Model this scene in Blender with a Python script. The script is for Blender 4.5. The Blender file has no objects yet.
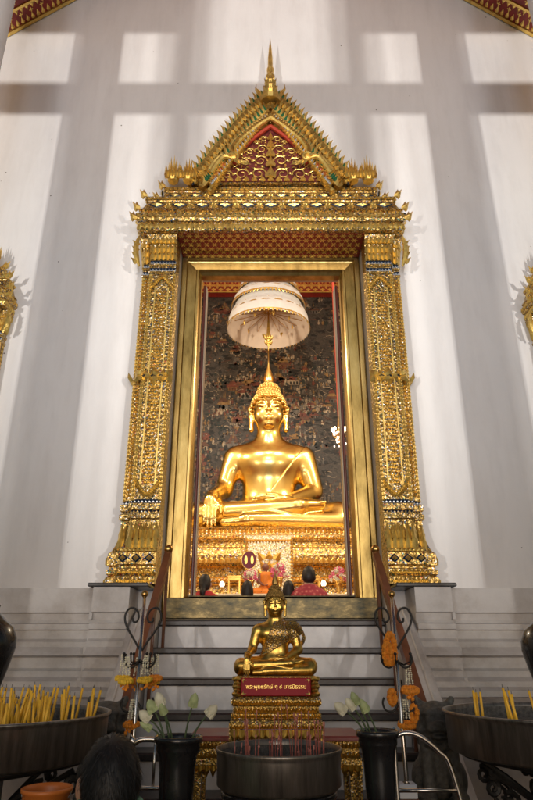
import bpy, math, random
import numpy as np
from mathutils import Vector, Matrix

random.seed(7)
rnd = random.uniform
R = math.radians
sc = bpy.context.scene
COL = sc.collection

# ------------------------------------------------------------------ camera model (used for reading sizes off the photo)
F, TILT, CH, CX = 620.0, R(22), 1.2, -0.045
CT, ST = math.cos(TILT), math.sin(TILT)
def P(px, py, D):
    xr = (px - 266.5) / F; yr = (400 - py) / F; t = D / (CT - yr * ST)
    return Vector((CX + xr * t, D - 5.5, CH + t * (ST + yr * CT)))

# ------------------------------------------------------------------ materials
def new_mat(name):
    m = bpy.data.materials.new(name); m.use_nodes = True
    nt = m.node_tree
    b = nt.nodes['Principled BSDF']
    return m, nt, b
def N(nt, t, **k):
    n = nt.nodes.new(t)
    for a, v in k.items(): setattr(n, a, v)
    return n
def objvec(nt, scale=(1, 1, 1)):
    tc = N(nt, 'ShaderNodeTexCoord'); mp = N(nt, 'ShaderNodeMapping')
    mp.inputs['Scale'].default_value = scale
    nt.links.new(tc.outputs['Object'], mp.inputs['Vector'])
    return mp.outputs['Vector']
def ramp(nt, fac, stops, interp='LINEAR'):
    r = N(nt, 'ShaderNodeValToRGB'); r.color_ramp.interpolation = interp
    el = r.color_ramp.elements
    while len(el) < len(stops): el.new(0.5)
    for e, (p, c) in zip(el, stops):
        e.position = p; e.color = (c[0], c[1], c[2], 1)
    nt.links.new(fac, r.inputs['Fac']); return r.outputs['Color']
def noise(nt, vec, scale, detail=4, rough=.6):
    n = N(nt, 'ShaderNodeTexNoise'); n.inputs['Scale'].default_value = scale
    n.inputs['Detail'].default_value = detail; n.inputs['Roughness'].default_value = rough
    nt.links.new(vec, n.inputs['Vector']); return n.outputs['Fac']
def voro(nt, vec, scale, feature='F1', rand=1):
    n = N(nt, 'ShaderNodeTexVoronoi', feature=feature); n.inputs['Scale'].default_value = scale
    n.inputs['Randomness'].default_value = rand
    nt.links.new(vec, n.inputs['Vector']); return n
def bump(nt, h, b, strength=.5, dist=.01, normal=None):
    n = N(nt, 'ShaderNodeBump'); n.inputs['Strength'].default_value = strength
    n.inputs['Distance'].default_value = dist
    nt.links.new(h, n.inputs['Height'])
    if normal: nt.links.new(normal, n.inputs['Normal'])
    nt.links.new(n.outputs['Normal'], b.inputs['Normal']); return n.outputs['Normal']
def mixc(nt, fac, a, b):
    m = N(nt, 'ShaderNodeMix', data_type='RGBA')
    if isinstance(fac, (int, float)): m.inputs[0].default_value = fac
    else: nt.links.new(fac, m.inputs[0])
    for s, v in ((6, a), (7, b)):
        if isinstance(v, tuple): m.inputs[s].default_value = (v[0], v[1], v[2], 1)
        else: nt.links.new(v, m.inputs[s])
    return m.outputs[2]
def plain(name, col, rough=.5, metal=0, nscale=0, namt=.25, bstr=0, bscale=60, bdist=.004, coat=0):
    m, nt, b = new_mat(name)
    b.inputs['Base Color'].default_value = (*col, 1)
    b.inputs['Roughness'].default_value = rough; b.inputs['Metallic'].default_value = metal
    if coat: b.inputs['Coat Weight'].default_value = coat
    v = objvec(nt)
    if nscale:
        f = noise(nt, v, nscale, 6)
        c = ramp(nt, f, [(.3, tuple(x * (1 - namt) for x in col)), (.7, tuple(min(1, x * (1 + namt)) for x in col))])
        nt.links.new(c, b.inputs['Base Color'])
        rr = N(nt, 'ShaderNodeMapRange'); nt.links.new(f, rr.inputs[0])
        rr.inputs[3].default_value = max(.02, rough - .1); rr.inputs[4].default_value = min(1, rough + .12)
        nt.links.new(rr.outputs[0], b.inputs['Roughness'])
    if bstr: bump(nt, noise(nt, v, bscale, 5), b, bstr, bdist)
    return m
def glitter(name, gold=(.72, .44, .11), dark=(.16, .09, .025), scale=55, silver=.1, glass=.12, jitter=.55, bstr=.8, bdist=.012, rough=.3):
    """gilded carving inlaid with small mirror and coloured-glass chips"""
    m, nt, b = new_mat(name)
    v = objvec(nt)
    cell = voro(nt, v, scale * 1.7)
    rel = voro(nt, v, scale * .55, 'SMOOTH_F1'); edge = voro(nt, v, scale * .55, 'DISTANCE_TO_EDGE')
    base = ramp(nt, edge.outputs['Distance'], [(.0, dark), (.06, tuple(g * .55 for g in gold)), (.16, gold)])  # recess shade painted in: gold darkens towards the cell edges
    sep = N(nt, 'ShaderNodeSeparateColor'); nt.links.new(cell.outputs['Color'], sep.inputs[0])
    chips = ramp(nt, sep.outputs[0], [(0, (.02, .12, .08)), (.35, (.02, .07, .16)), (.7, (.25, .03, .02))], 'CONSTANT')
    a = N(nt, 'ShaderNodeMath', operation='LESS_THAN'); nt.links.new(sep.outputs[1], a.inputs[0]); a.inputs[1].default_value = glass
    s = N(nt, 'ShaderNodeMath', operation='GREATER_THAN'); nt.links.new(sep.outputs[1], s.inputs[0]); s.inputs[1].default_value = 1 - silver
    c = mixc(nt, a.outputs[0], base, chips); c = mixc(nt, s.outputs[0], c, (.75, .72, .66))
    nt.links.new(c, b.inputs['Base Color'])
    b.inputs['Metallic'].default_value = .76; b.inputs['Roughness'].default_value = rough
    g = N(nt, 'ShaderNodeNewGeometry')
    sub = N(nt, 'ShaderNodeVectorMath', operation='SUBTRACT'); nt.links.new(cell.outputs['Color'], sub.inputs[0]); sub.inputs[1].default_value = (.5, .5, .5)
    scl = N(nt, 'ShaderNodeVectorMath', operation='SCALE'); nt.links.new(sub.outputs[0], scl.inputs[0]); scl.inputs['Scale'].default_value = jitter
    add = N(nt, 'ShaderNodeVectorMath', operation='ADD'); nt.links.new(scl.outputs[0], add.inputs[0]); nt.links.new(g.outputs['Normal'], add.inputs[1])
    nrm = N(nt, 'ShaderNodeVectorMath', operation='NORMALIZE'); nt.links.new(add.outputs[0], nrm.inputs[0])
    bump(nt, rel.outputs['Distance'], b, bstr, bdist, nrm.outputs[0])
    return m

M = {}
def setup_materials():
    # plaster wall with small dark specks
    m, nt, b = new_mat('white_plaster'); v = objvec(nt)
    f = noise(nt, v, .9, 8); f2 = noise(nt, objvec(nt, (3, 3, .6)), 2.5, 6)
    c = ramp(nt, f, [(.3, (.73, .705, .69)), (.7, (.80, .78, .765))])
    c2 = ramp(nt, f2, [(.28, (.62, .60, .585)), (.5, (.79, .77, .755))])
    c = mixc(nt, .3, c, c2)
    st = ramp(nt, noise(nt, objvec(nt, (2.2, 2.2, .35)), 1.6, 9, .7), [(.46, (1, 1, 1)), (.62, (.80, .77, .75))])
    mm = N(nt, 'ShaderNodeMix', data_type='RGBA', blend_type='MULTIPLY'); mm.inputs[0].default_value = .25
    nt.links.new(c, mm.inputs[6]); nt.links.new(st, mm.inputs[7]); c = mm.outputs[2]
    sp2 = voro(nt, v, 9); lt2 = N(nt, 'ShaderNodeMath', operation='LESS_THAN'); nt.links.new(sp2.outputs['Distance'], lt2.inputs[0]); lt2.inputs[1].default_value = .045
    sel = N(nt, 'ShaderNodeSeparateColor'); nt.links.new(sp2.outputs['Color'], sel.inputs[0]); gt = N(nt, 'ShaderNodeMath', operation='GREATER_THAN'); nt.links.new(sel.outputs[0], gt.inputs[0]); gt.inputs[1].default_value = .93
    an = N(nt, 'ShaderNodeMath', operation='MULTIPLY'); nt.links.new(lt2.outputs[0], an.inputs[0]); nt.links.new(gt.outputs[0], an.inputs[1])
    c = mixc(nt, an.outputs[0], c, (.30, .27, .25))
    sp = voro(nt, v, 3.2); sepn = N(nt, 'ShaderNodeMath', operation='LESS_THAN'); nt.links.new(sp.outputs['Distance'], sepn.inputs[0]); sepn.inputs[1].default_value = .024
    c = mixc(nt, sepn.outputs[0], c, (.12, .10, .09))
    nt.links.new(c, b.inputs['Base Color']); b.inputs['Roughness'].default_value = .75
    bump(nt, noise(nt, v, 14, 6), b, .25, .01)
    M['plaster'] = m
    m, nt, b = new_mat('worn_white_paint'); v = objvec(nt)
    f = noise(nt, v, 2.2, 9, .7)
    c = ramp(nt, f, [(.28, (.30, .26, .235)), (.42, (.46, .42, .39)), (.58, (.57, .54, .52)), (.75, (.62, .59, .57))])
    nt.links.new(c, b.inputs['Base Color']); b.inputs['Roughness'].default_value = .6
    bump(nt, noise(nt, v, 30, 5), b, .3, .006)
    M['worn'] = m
    M['glit'] = glitter('gilded_mirror_mosaic', gold=(.74, .47, .13), silver=.05, glass=.10, jitter=.35)
    M['glit_shaft'] = glitter('fine_mirror_mosaic', gold=(.66, .43, .13), dark=(.16,.09,.03), scale=75, silver=.07, glass=.10, jitter=.3)
    M['leafgold'] = plain('gilded_leaf', (.86, .57, .16), .3, .78, 18, .25, .35, 70)
    M['leafdark'] = plain('old_gilding', (.50, .30, .08), .38, 1, 20, .35, .5, 60)
    M['green'] = plain('green_glass', (.03, .14, .06), .12, .3, 30, .3)
    M['blue'] = plain('dark_blue_glass', (.015, .03, .06), .15, .3)
    M['whiteglass'] = plain('white_mirror_glass', (.72, .74, .78), .15, .6)
    M['redlac'] = plain('red_lacquer', (.26, .022, .014), .4, 0, 12, .3)
    M['redbright'] = plain('vermilion_lacquer', (.42, .045, .02), .35)
    # polished, patchy gold frame
    m, nt, b = new_mat('burnished_gold_leaf'); v = objvec(nt, (2, 2, .7))
    f = noise(nt, v, 3, 8, .65)
    c = ramp(nt, f, [(.3, (.24, .16, .05)), (.5, (.52, .36, .12)), (.7, (.74, .55, .22))])
    nt.links.new(c, b.inputs['Base Color']); b.inputs['Metallic'].default_value = 1
    rr = N(nt, 'ShaderNodeMapRange'); nt.links.new(f, rr.inputs[0]); rr.inputs[3].default_value = .48; rr.inputs[4].default_value = .2
    nt.links.new(rr.outputs[0], b.inputs['Roughness'])
    bump(nt, noise(nt, v, 40, 4), b, .12, .004); M['frame'] = m
    m, nt, b = new_mat('tarnished_gold_sill'); v = objvec(nt, (1, 1, 2))
    f = noise(nt, v, 7, 9, .7)
    c = ramp(nt, f, [(.36, (.025, .026, .02)), (.54, (.075, .06, .03)), (.74, (.22, .165, .075))])
    nt.links.new(c, b.inputs['Base Color']); b.inputs['Metallic'].default_value = .9; b.inputs['Roughness'].default_value = .3
    bump(nt, f, b, .15, .01); M['sill'] = m
    M['buddha'] = plain('polished_gold', (.93, .67, .22), .23, 1, 2.5, .06)
    M['buddha_hair'] = plain('gold_curls', (.90, .62, .20), .3, 1, 0)
    M['smallgold'] = plain('old_polished_gold', (.72, .44, .10), .30, 1, 9, .3, .1, 40)
    M['smallhair'] = plain('bronze_curls', (.30, .18, .05), .4, .9, 25, .3)
    M['sash'] = glitter('jewelled_sash', gold=(.50, .29, .07), dark=(.10, .05, .02), scale=46, silver=.02, glass=.10, jitter=.22, bstr=.5, bdist=.005)
    M['carvsmall'] = glitter('small_carved_gilding', gold=(.60, .37, .09), dark=(.10, .05, .015), scale=190, silver=.04, glass=.06, bdist=.005)
    M['throne'] = glitter('throne_gilding', gold=(.82, .54, .16), dark=(.25, .12, .03), scale=34, silver=.1, glass=.05, bdist=.02, rough=.36)
    M['throneleaf'] = plain('throne_leaf', (.80, .48, .12), .33, 1, 8, .25)
    M['clothgold'] = glitter('gold_brocade', gold=(.85, .70, .36), dark=(.45, .30, .10), scale=40, silver=.35, glass=.02, bdist=.006, rough=.45)
    M['black'] = plain('black_lacquer', (.012, .011, .011), .25, 0, 14, .3, coat=.3)
    M['blackstone'] = plain('black_marble', (.02, .02, .022), .3, 0, 9, .4)
    M['stone'] = plain('dark_carved_stone', (.085, .082, .072), .6, 0, 30, .5, .8, 60, .01)
    M['nosing'] = plain('dark_granite', (.035, .03, .03), .35, 0, 40, .4)
    M['steel'] = plain('stainless_steel', (.62, .58, .54), .22, 1, 9, .1)
    m, nt, b = new_mat('stained_steel_basin'); v = objvec(nt, (6, 6, .7))
    f = noise(nt, v, 5, 7, .7)
    c = ramp(nt, f, [(.3, (.11, .095, .08)), (.6, (.27, .235, .20)), (.8, (.40, .36, .31))])
    nt.links.new(c, b.inputs['Base Color']); b.inputs['Metallic'].default_value = .8; b.inputs['Roughness'].default_value = .34
    bump(nt, noise(nt, v, 30, 3), b, .08, .003); M['basin'] = m
    M['iron'] = plain('wrought_iron', (.03, .028, .026), .5, .6, 25, .3)
    M['sand'] = plain('ash_sand', (.10, .09, .08), .95, 0, 60, .5, .9, 120, .01)
    M['wood'] = plain('varnished_wood', (.14, .048, .02), .35, 0, 8, .3, .15, 30)
    M['wax'] = plain('yellow_wax', (.88, .50, .04), .45, 0, 12, .12)
    M['stick'] = plain('pink_incense_stick', (.42, .12, .09), .7)
    M['ember'] = plain('burnt_incense', (.55, .22, .18), .8)
    M['brass'] = plain('brass', (.55, .32, .10), .3, 1)
    M['cream'] = plain('cream_petals', (.66, .62, .45), .6, 0, 40, .15)
    M['palegreen'] = plain('pale_green_bud', (.36, .41, .19), .55, 0, 40, .2)
    M['stem'] = plain('lotus_stem', (.055, .085, .03), .55)
    M['marigold'] = plain('orange_marigold', (.72, .24, .015), .7, 0, 60, .3)
    M['yellowmari'] = plain('yellow_marigold', (.78, .48, .03), .7, 0, 60, .25)
    M['jasmine'] = plain('white_jasmine', (.74, .70, .52), .7, 0, 60, .15)
    M['pink'] = plain('pink_flowers', (.62, .12, .20), .6, 0, 60, .3)
    M['parasol'] = plain('white_silk', (.70, .73, .79), .7, 0, 6, .04, .1, 30)
    M['parasolin'] = plain('cream_silk_lining', (.74, .65, .58), .7, 0, 6, .05)
    M['orange'] = plain('saffron_robe', (.75, .22, .02), .6, 0, 20, .15)
    M['skinmonk'] = plain('monk_skin', (.22, .09, .06), .45)
    M['skin'] = plain('skin', (.42, .23, .15), .5)
    M['hair'] = plain('black_hair', (.010, .009, .009), .55)
    M['mint'] = plain('mint_cloth', (.22, .42, .28), .8, 0, 30, .1)
    M['trouser'] = plain('dark_trousers', (.03, .035, .05), .85)
    M['redshirt'] = plain('red_cloth', (.45, .025, .03), .8, 0, 20, .15)
    M['whiteshirt'] = plain('white_cloth', (.65, .68, .75), .8)
    m, nt, b = new_mat('red_batik'); v = objvec(nt); vo = voro(nt, v, 22)
    c = ramp(nt, vo.outputs['Distance'], [(.0, (.70, .45, .35)), (.25, (.55, .13, .12)), (.5, (.36, .04, .06))])
    nt.links.new(c, b.inputs['Base Color']); b.inputs['Roughness'].default_value = .8; M['batik'] = m
    M['bucket'] = plain('orange_plastic', (.60, .17, .03), .4)
    M['maroon'] = plain('maroon_silk', (.16, .02, .04), .6)
    m, nt, b = new_mat('tile_floor'); v = objvec(nt)
    br = N(nt, 'ShaderNodeTexBrick', offset=0); nt.links.new(v, br.inputs['Vector']); br.inputs['Scale'].default_value = 1.6
    br.inputs['Color1'].default_value = (.13, .075, .055, 1); br.inputs['Color2'].default_value = (.10, .06, .045, 1)
    br.inputs['Mortar'].default_value = (.05, .04, .035, 1); br.inputs['Mortar Size'].default_value = .012
    br.inputs['Brick Width'].default_value = .5; br.inputs['Row Height'].default_value = .5
    nt.links.new(br.outputs['Color'], b.inputs['Base Color']); b.inputs['Roughness'].default_value = .3; M['tile'] = m
    M['earth'] = plain('paving', (.16, .14, .12), .9, 0, 2, .2)
    M['carpet'] = plain('red_carpet', (.20, .03, .025), .95, 0, 30, .2)
    M['hallwall'] = plain('hall_plaster', (.62, .52, .38), .8, 0, 2, .1)
    # mural ground
    m, nt, b = new_mat('mural_paint'); v = objvec(nt)
    d = N(nt, 'ShaderNodeVectorMath', operation='ADD')
    n0 = N(nt, 'ShaderNodeTexNoise'); n0.inputs['Scale'].default_value = 2.2; n0.inputs['Detail'].default_value = 5
    nt.links.new(v, n0.inputs['Vector'])
    nt.links.new(v, d.inputs[0]); nt.links.new(n0.outputs['Color'], d.inputs[1])
    f = noise(nt, d.outputs[0], 2.4, 10, .72); f2 = noise(nt, d.outputs[0], 7, 8, .75)
    c = ramp(nt, f, [(.30, (.008, .008, .008)), (.46, (.024, .022, .021)), (.54, (.065, .052, .042)), (.60, (.018, .020, .018)), (.74, (.07, .055, .045))])
    c3 = ramp(nt, f2, [(.42, (.008, .008, .009)), (.50, (.085, .072, .06)), (.55, (.012, .012, .013)), (.64, (.07, .036, .022)), (.70, (.010, .013, .012))])
    c = mixc(nt, .55, c, c3)
    nt.links.new(c, b.inputs['Base Color']); b.inputs['Roughness'].default_value = .6; M['mural'] = m
    for k, col in dict(m_cream=(.30, .24, .17), m_red=(.13, .036, .022), m_rock=(.06, .055, .05), m_ochre=(.20, .115, .04), m_dark=(.009, .009, .009), m_teal=(.014, .022, .020), m_roof=(.10, .042, .024), m_pale=(.115, .10, .085)).items():
        M[k] = plain('painted_' + k[2:], col, .6, 0, 9, .5)
    def emit(name, col, s):
        m, nt, b = new_mat(name); b.inputs['Base Color'].default_value = (*col, 1)
        b.inputs['Emission Color'].default_value = (*col, 1); b.inputs['Emission Strength'].default_value = s
        return m
    M['lampglow'] = emit('lit_lamp', (1, .82, .52), 6)
    M['crystal'] = emit('lit_crystal', (1, .85, .72), 1.6)
setup_materials()

# ------------------------------------------------------------------ mesh builder
class MB:
    def __init__(s): s.v = []; s.f = []; s.mi = []; s.sm = []; s.cur = 0; s.smooth = False
    def add(s, vs, fs):
        o = len(s.v); s.v += [tuple(p) for p in vs]
        for f in fs: s.f.append([o + i for i in f]); s.mi.append(s.cur); s.sm.append(s.smooth)
    def box(s, x0, x1, y0, y1, z0, z1):
        s.add([(x0, y0, z0), (x1, y0, z0), (x1, y1, z0), (x0, y1, z0), (x0, y0, z1), (x1, y0, z1), (x1, y1, z1), (x0, y1, z1)],
              [(0, 3, 2, 1), (4, 5, 6, 7), (0, 1, 5, 4), (1, 2, 6, 5), (2, 3, 7, 6), (3, 0, 4, 7)])
    def bbox(s, x0, x1, y0, y1, z0, z1, b=.01):
        """box with chamfered edges"""
        x0, x1 = min(x0, x1), max(x0, x1); y0, y1 = min(y0, y1), max(y0, y1)
        b = min(b, (x1 - x0) / 3, (y1 - y0) / 3, (z1 - z0) / 3)
        rings = []
        for z, i in ((z0, b), (z0 + b, 0), (z1 - b, 0), (z1, b)):
            rings.append([(x0 + i + b, y0 + i, z), (x1 - i - b, y0 + i, z), (x1 - i, y0 + i + b, z), (x1 - i, y1 - i - b, z),
                          (x1 - i - b, y1 - i, z), (x0 + i + b, y1 - i, z), (x0 + i, y1 - i - b, z), (x0 + i, y0 + i + b, z)])
        s.loft(rings, True, True, True)
    def loft(s, rings, closed=True, cap0=False, cap1=False):
        n = len(rings[0]); vs = [p for r in rings for p in r]; fs = []
        for i in range(len(rings) - 1):
            for j in range(n if closed else n - 1):
                k = (j + 1) % n
                fs.append((i * n + j, i * n + k, (i + 1) * n + k, (i + 1) * n + j))
        if cap0: fs.append(tuple(range(n - 1, -1, -1)))
        if cap1: fs.append(tuple((len(rings) - 1) * n + j for j in range(n)))
        s.add(vs, fs)
    def prism(s, poly, y0, y1):
        """polygon of (x,z) points extruded along y"""
        s.loft([[(x, y0, z) for x, z in poly], [(x, y1, z) for x, z in poly]], True, True, True)
    def prismx(s, poly, x0, x1):
        s.loft([[(x0, y, z) for y, z in poly], [(x1, y, z) for y, z in poly]], True, True, True)
    def lathe(s, prof, c=(0, 0, 0), seg=24, sx=1, sy=1, cap=True):
        rings = []
        for r, z in prof:
            r = max(r, 1e-4)
            rings.append([(c[0] + sx * r * math.cos(2 * math.pi * i / seg), c[1] + sy * r * math.sin(2 * math.pi * i / seg), c[2] + z) for i in range(seg)])
        s.loft(rings, True, cap, cap)
    def curve(s, pts, r, seg=8, sub=5):
        P_ = [Vector(p) for p in pts]; out = []
        for i in range(len(P_) - 1):
            p0, p1, p2, p3 = P_[max(0, i - 1)], P_[i], P_[i + 1], P_[min(len(P_) - 1, i + 2)]
            for k in range(sub):
                t = k / sub
                out.append(.5 * ((2 * p1) + (p2 - p0) * t + (2 * p0 - 5 * p1 + 4 * p2 - p3) * t * t + (3 * p1 - p0 - 3 * p2 + p3) * t ** 3))
        s.tube(out + [P_[-1]], r, seg)
    def tube(s, pts, r, seg=8, cap=True, flat=1):
        pts = [Vector(p) for p in pts]; n = len(pts)
        rs = r if isinstance(r, (list, tuple)) else [r] * n
        rings = []; ref = None
        for i, p in enumerate(pts):
            t = (pts[min(i + 1, n - 1)] - pts[max(i - 1, 0)]).normalized()
            if ref is None:
                ref = t.orthogonal().normalized()
            ref = (ref - t * ref.dot(t)).normalized(); b = t.cross(ref)
            rings.append([p + (ref * math.cos(2 * math.pi * k / seg) + b * math.sin(2 * math.pi * k / seg) * flat) * rs[i] for k in range(seg)])
        s.loft(rings, True, cap, cap)
    def ball(s, c, r, seg=10, rings=6, sz=1, sx=1, sy=1):
        prof = [(r * math.sin(math.pi * i / rings), -r * sz * math.cos(math.pi * i / rings)) for i in range(rings + 1)]
        s.lathe(prof, c, seg, sx, sy, False)
    def leaf(s, p, w, h, d, up=(0, 0, 1), out=(0, -1, 0), lean=0):
        up = Vector(up).normalized(); out = Vector(out).normalized(); sd = up.cross(out).normalized()
        p = Vector(p)
        ol = [(-.5, 0), (-.56, .25), (-.3, .58), (lean, 1), (.3, .58), (.56, .25), (.5, 0)]
        vs = [p + sd * (u * w) + up * (v * h) for u, v in ol]
        vs += [p + up * (.02 * h) + out * d, p + up * (.45 * h) + out * d * 1.1 + sd * lean * w * .3]
        s.add(vs, [(0, 7, 8, 1), (1, 8, 2), (2, 8, 3), (3, 8, 4), (4, 8, 5), (5, 8, 7, 6), (0, 6, 7), (0, 1, 2, 3, 4, 5, 6)])
    def leafrow(s, p0, p1, n, w, h, d, up=(0, 0, 1), out=(0, -1, 0), lean=0):
        p0, p1 = Vector(p0), Vector(p1)
        for i in range(n): s.leaf(p0.lerp(p1, (i + .5) / n), w, h, d, up, out, lean)
    def diamond(s, c, w, h, d, out=(0, -1, 0)):
        c = Vector(c); o = Vector(out); sd = Vector((0, 0, 1)).cross(o)
        s.add([c - sd * w / 2, c + Vector((0, 0, h / 2)), c + sd * w / 2, c - Vector((0, 0, h / 2)), c + o * d],
              [(0, 4, 1), (1, 4, 2), (2, 4, 3), (3, 4, 0)])
    def flower(s, c, nrm, r, petals=4, th=.003, rot=0, inner=.35):
        nrm = Vector(nrm).normalized(); a = nrm.orthogonal().normalized()
        if abs(nrm.x) < .99: a = (Vector((1, 0, 0)) - nrm * nrm.x).normalized()
        b = nrm.cross(a); c = Vector(c) + nrm * th; pts = []
        for i in range(petals * 4):
            t = 2 * math.pi * i / (petals * 4) + rot
            rr = r * (1, .75, inner, .75)[i % 4]
            pts.append(c + (a * math.cos(t) + b * math.sin(t)) * rr)
        s.add(pts + [c + nrm * th * .6], [(i, (i + 1) % len(pts), len(pts)) for i in range(len(pts))])
    def mould(s, x0, x1, yf, prof, yb=0., l=1, r=1, cap=True):
        """profile (outset, z) run round the left, front and right faces of a block standing against y=yb"""
        s.loft([[(x0 - o * l, yb, z), (x0 - o * l, yf - o, z), (x1 + o * r, yf - o, z), (x1 + o * r, yb, z)] for o, z in prof], True, cap, cap)
    def build(s, name, mats, parent=None):
        me = bpy.data.meshes.new(name)
        off = Vector(parent_world(parent)) if parent else Vector((0, 0, 0))
        me.from_pydata([(v[0] - off.x, v[1] - off.y, v[2] - off.z) for v in s.v], [], s.f)
        if not isinstance(mats, (list, tuple)): mats = [mats]
        for m in mats: me.materials.append(M[m] if isinstance(m, str) else m)
        me.polygons.foreach_set('material_index', s.mi); me.polygons.foreach_set('use_smooth', s.sm)
        me.update()
        o = bpy.data.objects.new(name, me); COL.objects.link(o)
        if parent: o.parent = parent
        return o
def parent_world(o):
    v = Vector((0, 0, 0))
    while o: v += o.location; o = o.parent
    return v
def tag(o, label=None, cat=None, group=None, kind=None):
    if label: o['label'] = label
    if cat: o['category'] = cat
    if group: o['group'] = group
    if kind: o['kind'] = kind
    return o
def thing(name, label, cat, loc=(0, 0, 0), group=None):
    o = bpy.data.objects.new(name, None); COL.objects.link(o); o.location = loc
    o.empty_display_size = .1
    return tag(o, label, cat, group)
def children(o): return [c for c in bpy.data.objects if c.parent == o]
def copy_tree(o, parent=None):
    c = o.copy(); COL.objects.link(c)
    if parent: c.parent = parent
    for ch in children(o): copy_tree(ch, c)
    return c
def mesh_obj(name, me, mat, parent=None):
    o = bpy.data.objects.new(name, me); COL.objects.link(o)
    if parent: o.parent = parent
    if not me.materials: me.materials.append(M[mat])
    o.material_slots[0].link = 'OBJECT'; o.material_slots[0].material = M[mat]
    return o

# ------------------------------------------------------------------ signed-distance sculpting -> one continuous mesh
def surface_nets(v, o, h):
    s = v < 0
    C = [(i, j, k) for i in (0, 1) for j in (0, 1) for k in (0, 1)]
    sh = tuple(n - 1 for n in v.shape)
    sl = lambda c: tuple(slice(c[a], c[a] + sh[a]) for a in range(3))
    cnt = sum(s[sl(c)].astype(np.int8) for c in C)
    act = (cnt > 0) & (cnt < 8)
    idx = -np.ones(sh, np.int64); I = np.argwhere(act); idx[act] = np.arange(len(I))
    V = [v[sl(c)][act] for c in C]
    acc = np.zeros((len(I), 3)); n = np.zeros(len(I))
    for a in range(8):
        for b in range(a + 1, 8):
            if sum(abs(C[a][q] - C[b][q]) for q in range(3)) != 1: continue
            m = (V[a] < 0) != (V[b] < 0)
            den = V[a] - V[b]; t = np.where(m, V[a] / np.where(den == 0, 1, den), 0)
            ca, cb = np.array(C[a], float), np.array(C[b], float)
            acc += (ca + t[:, None] * (cb - ca)) * m[:, None]; n += m
    pts = (I + acc / n[:, None]) * h + np.array(o)
    quads = []
    for ax in range(3):
        u, w = (ax + 1) % 3, (ax + 2) % 3
        lo = [slice(1, -1)] * 3; hi = [slice(1, -1)] * 3; lo[ax] = slice(0, -1); hi[ax] = slice(1, None)
        A, B = s[tuple(lo)], s[tuple(hi)]
        E = np.argwhere(A != B); base = E.copy(); base[:, u] += 1; base[:, w] += 1
        def cell(du, dw):
            q = base.copy(); q[:, u] += du; q[:, w] += dw
            return idx[q[:, 0], q[:, 1], q[:, 2]]
        Q = np.stack([cell(-1, -1), cell(0, -1), cell(0, 0), cell(-1, 0)], 1)
        fl = ~A[tuple(E.T)]; Q[fl] = Q[fl][:, ::-1]; quads.append(Q)
    Q = np.concatenate(quads); Q = Q[(Q >= 0).all(1)]
    return pts, Q
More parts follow.
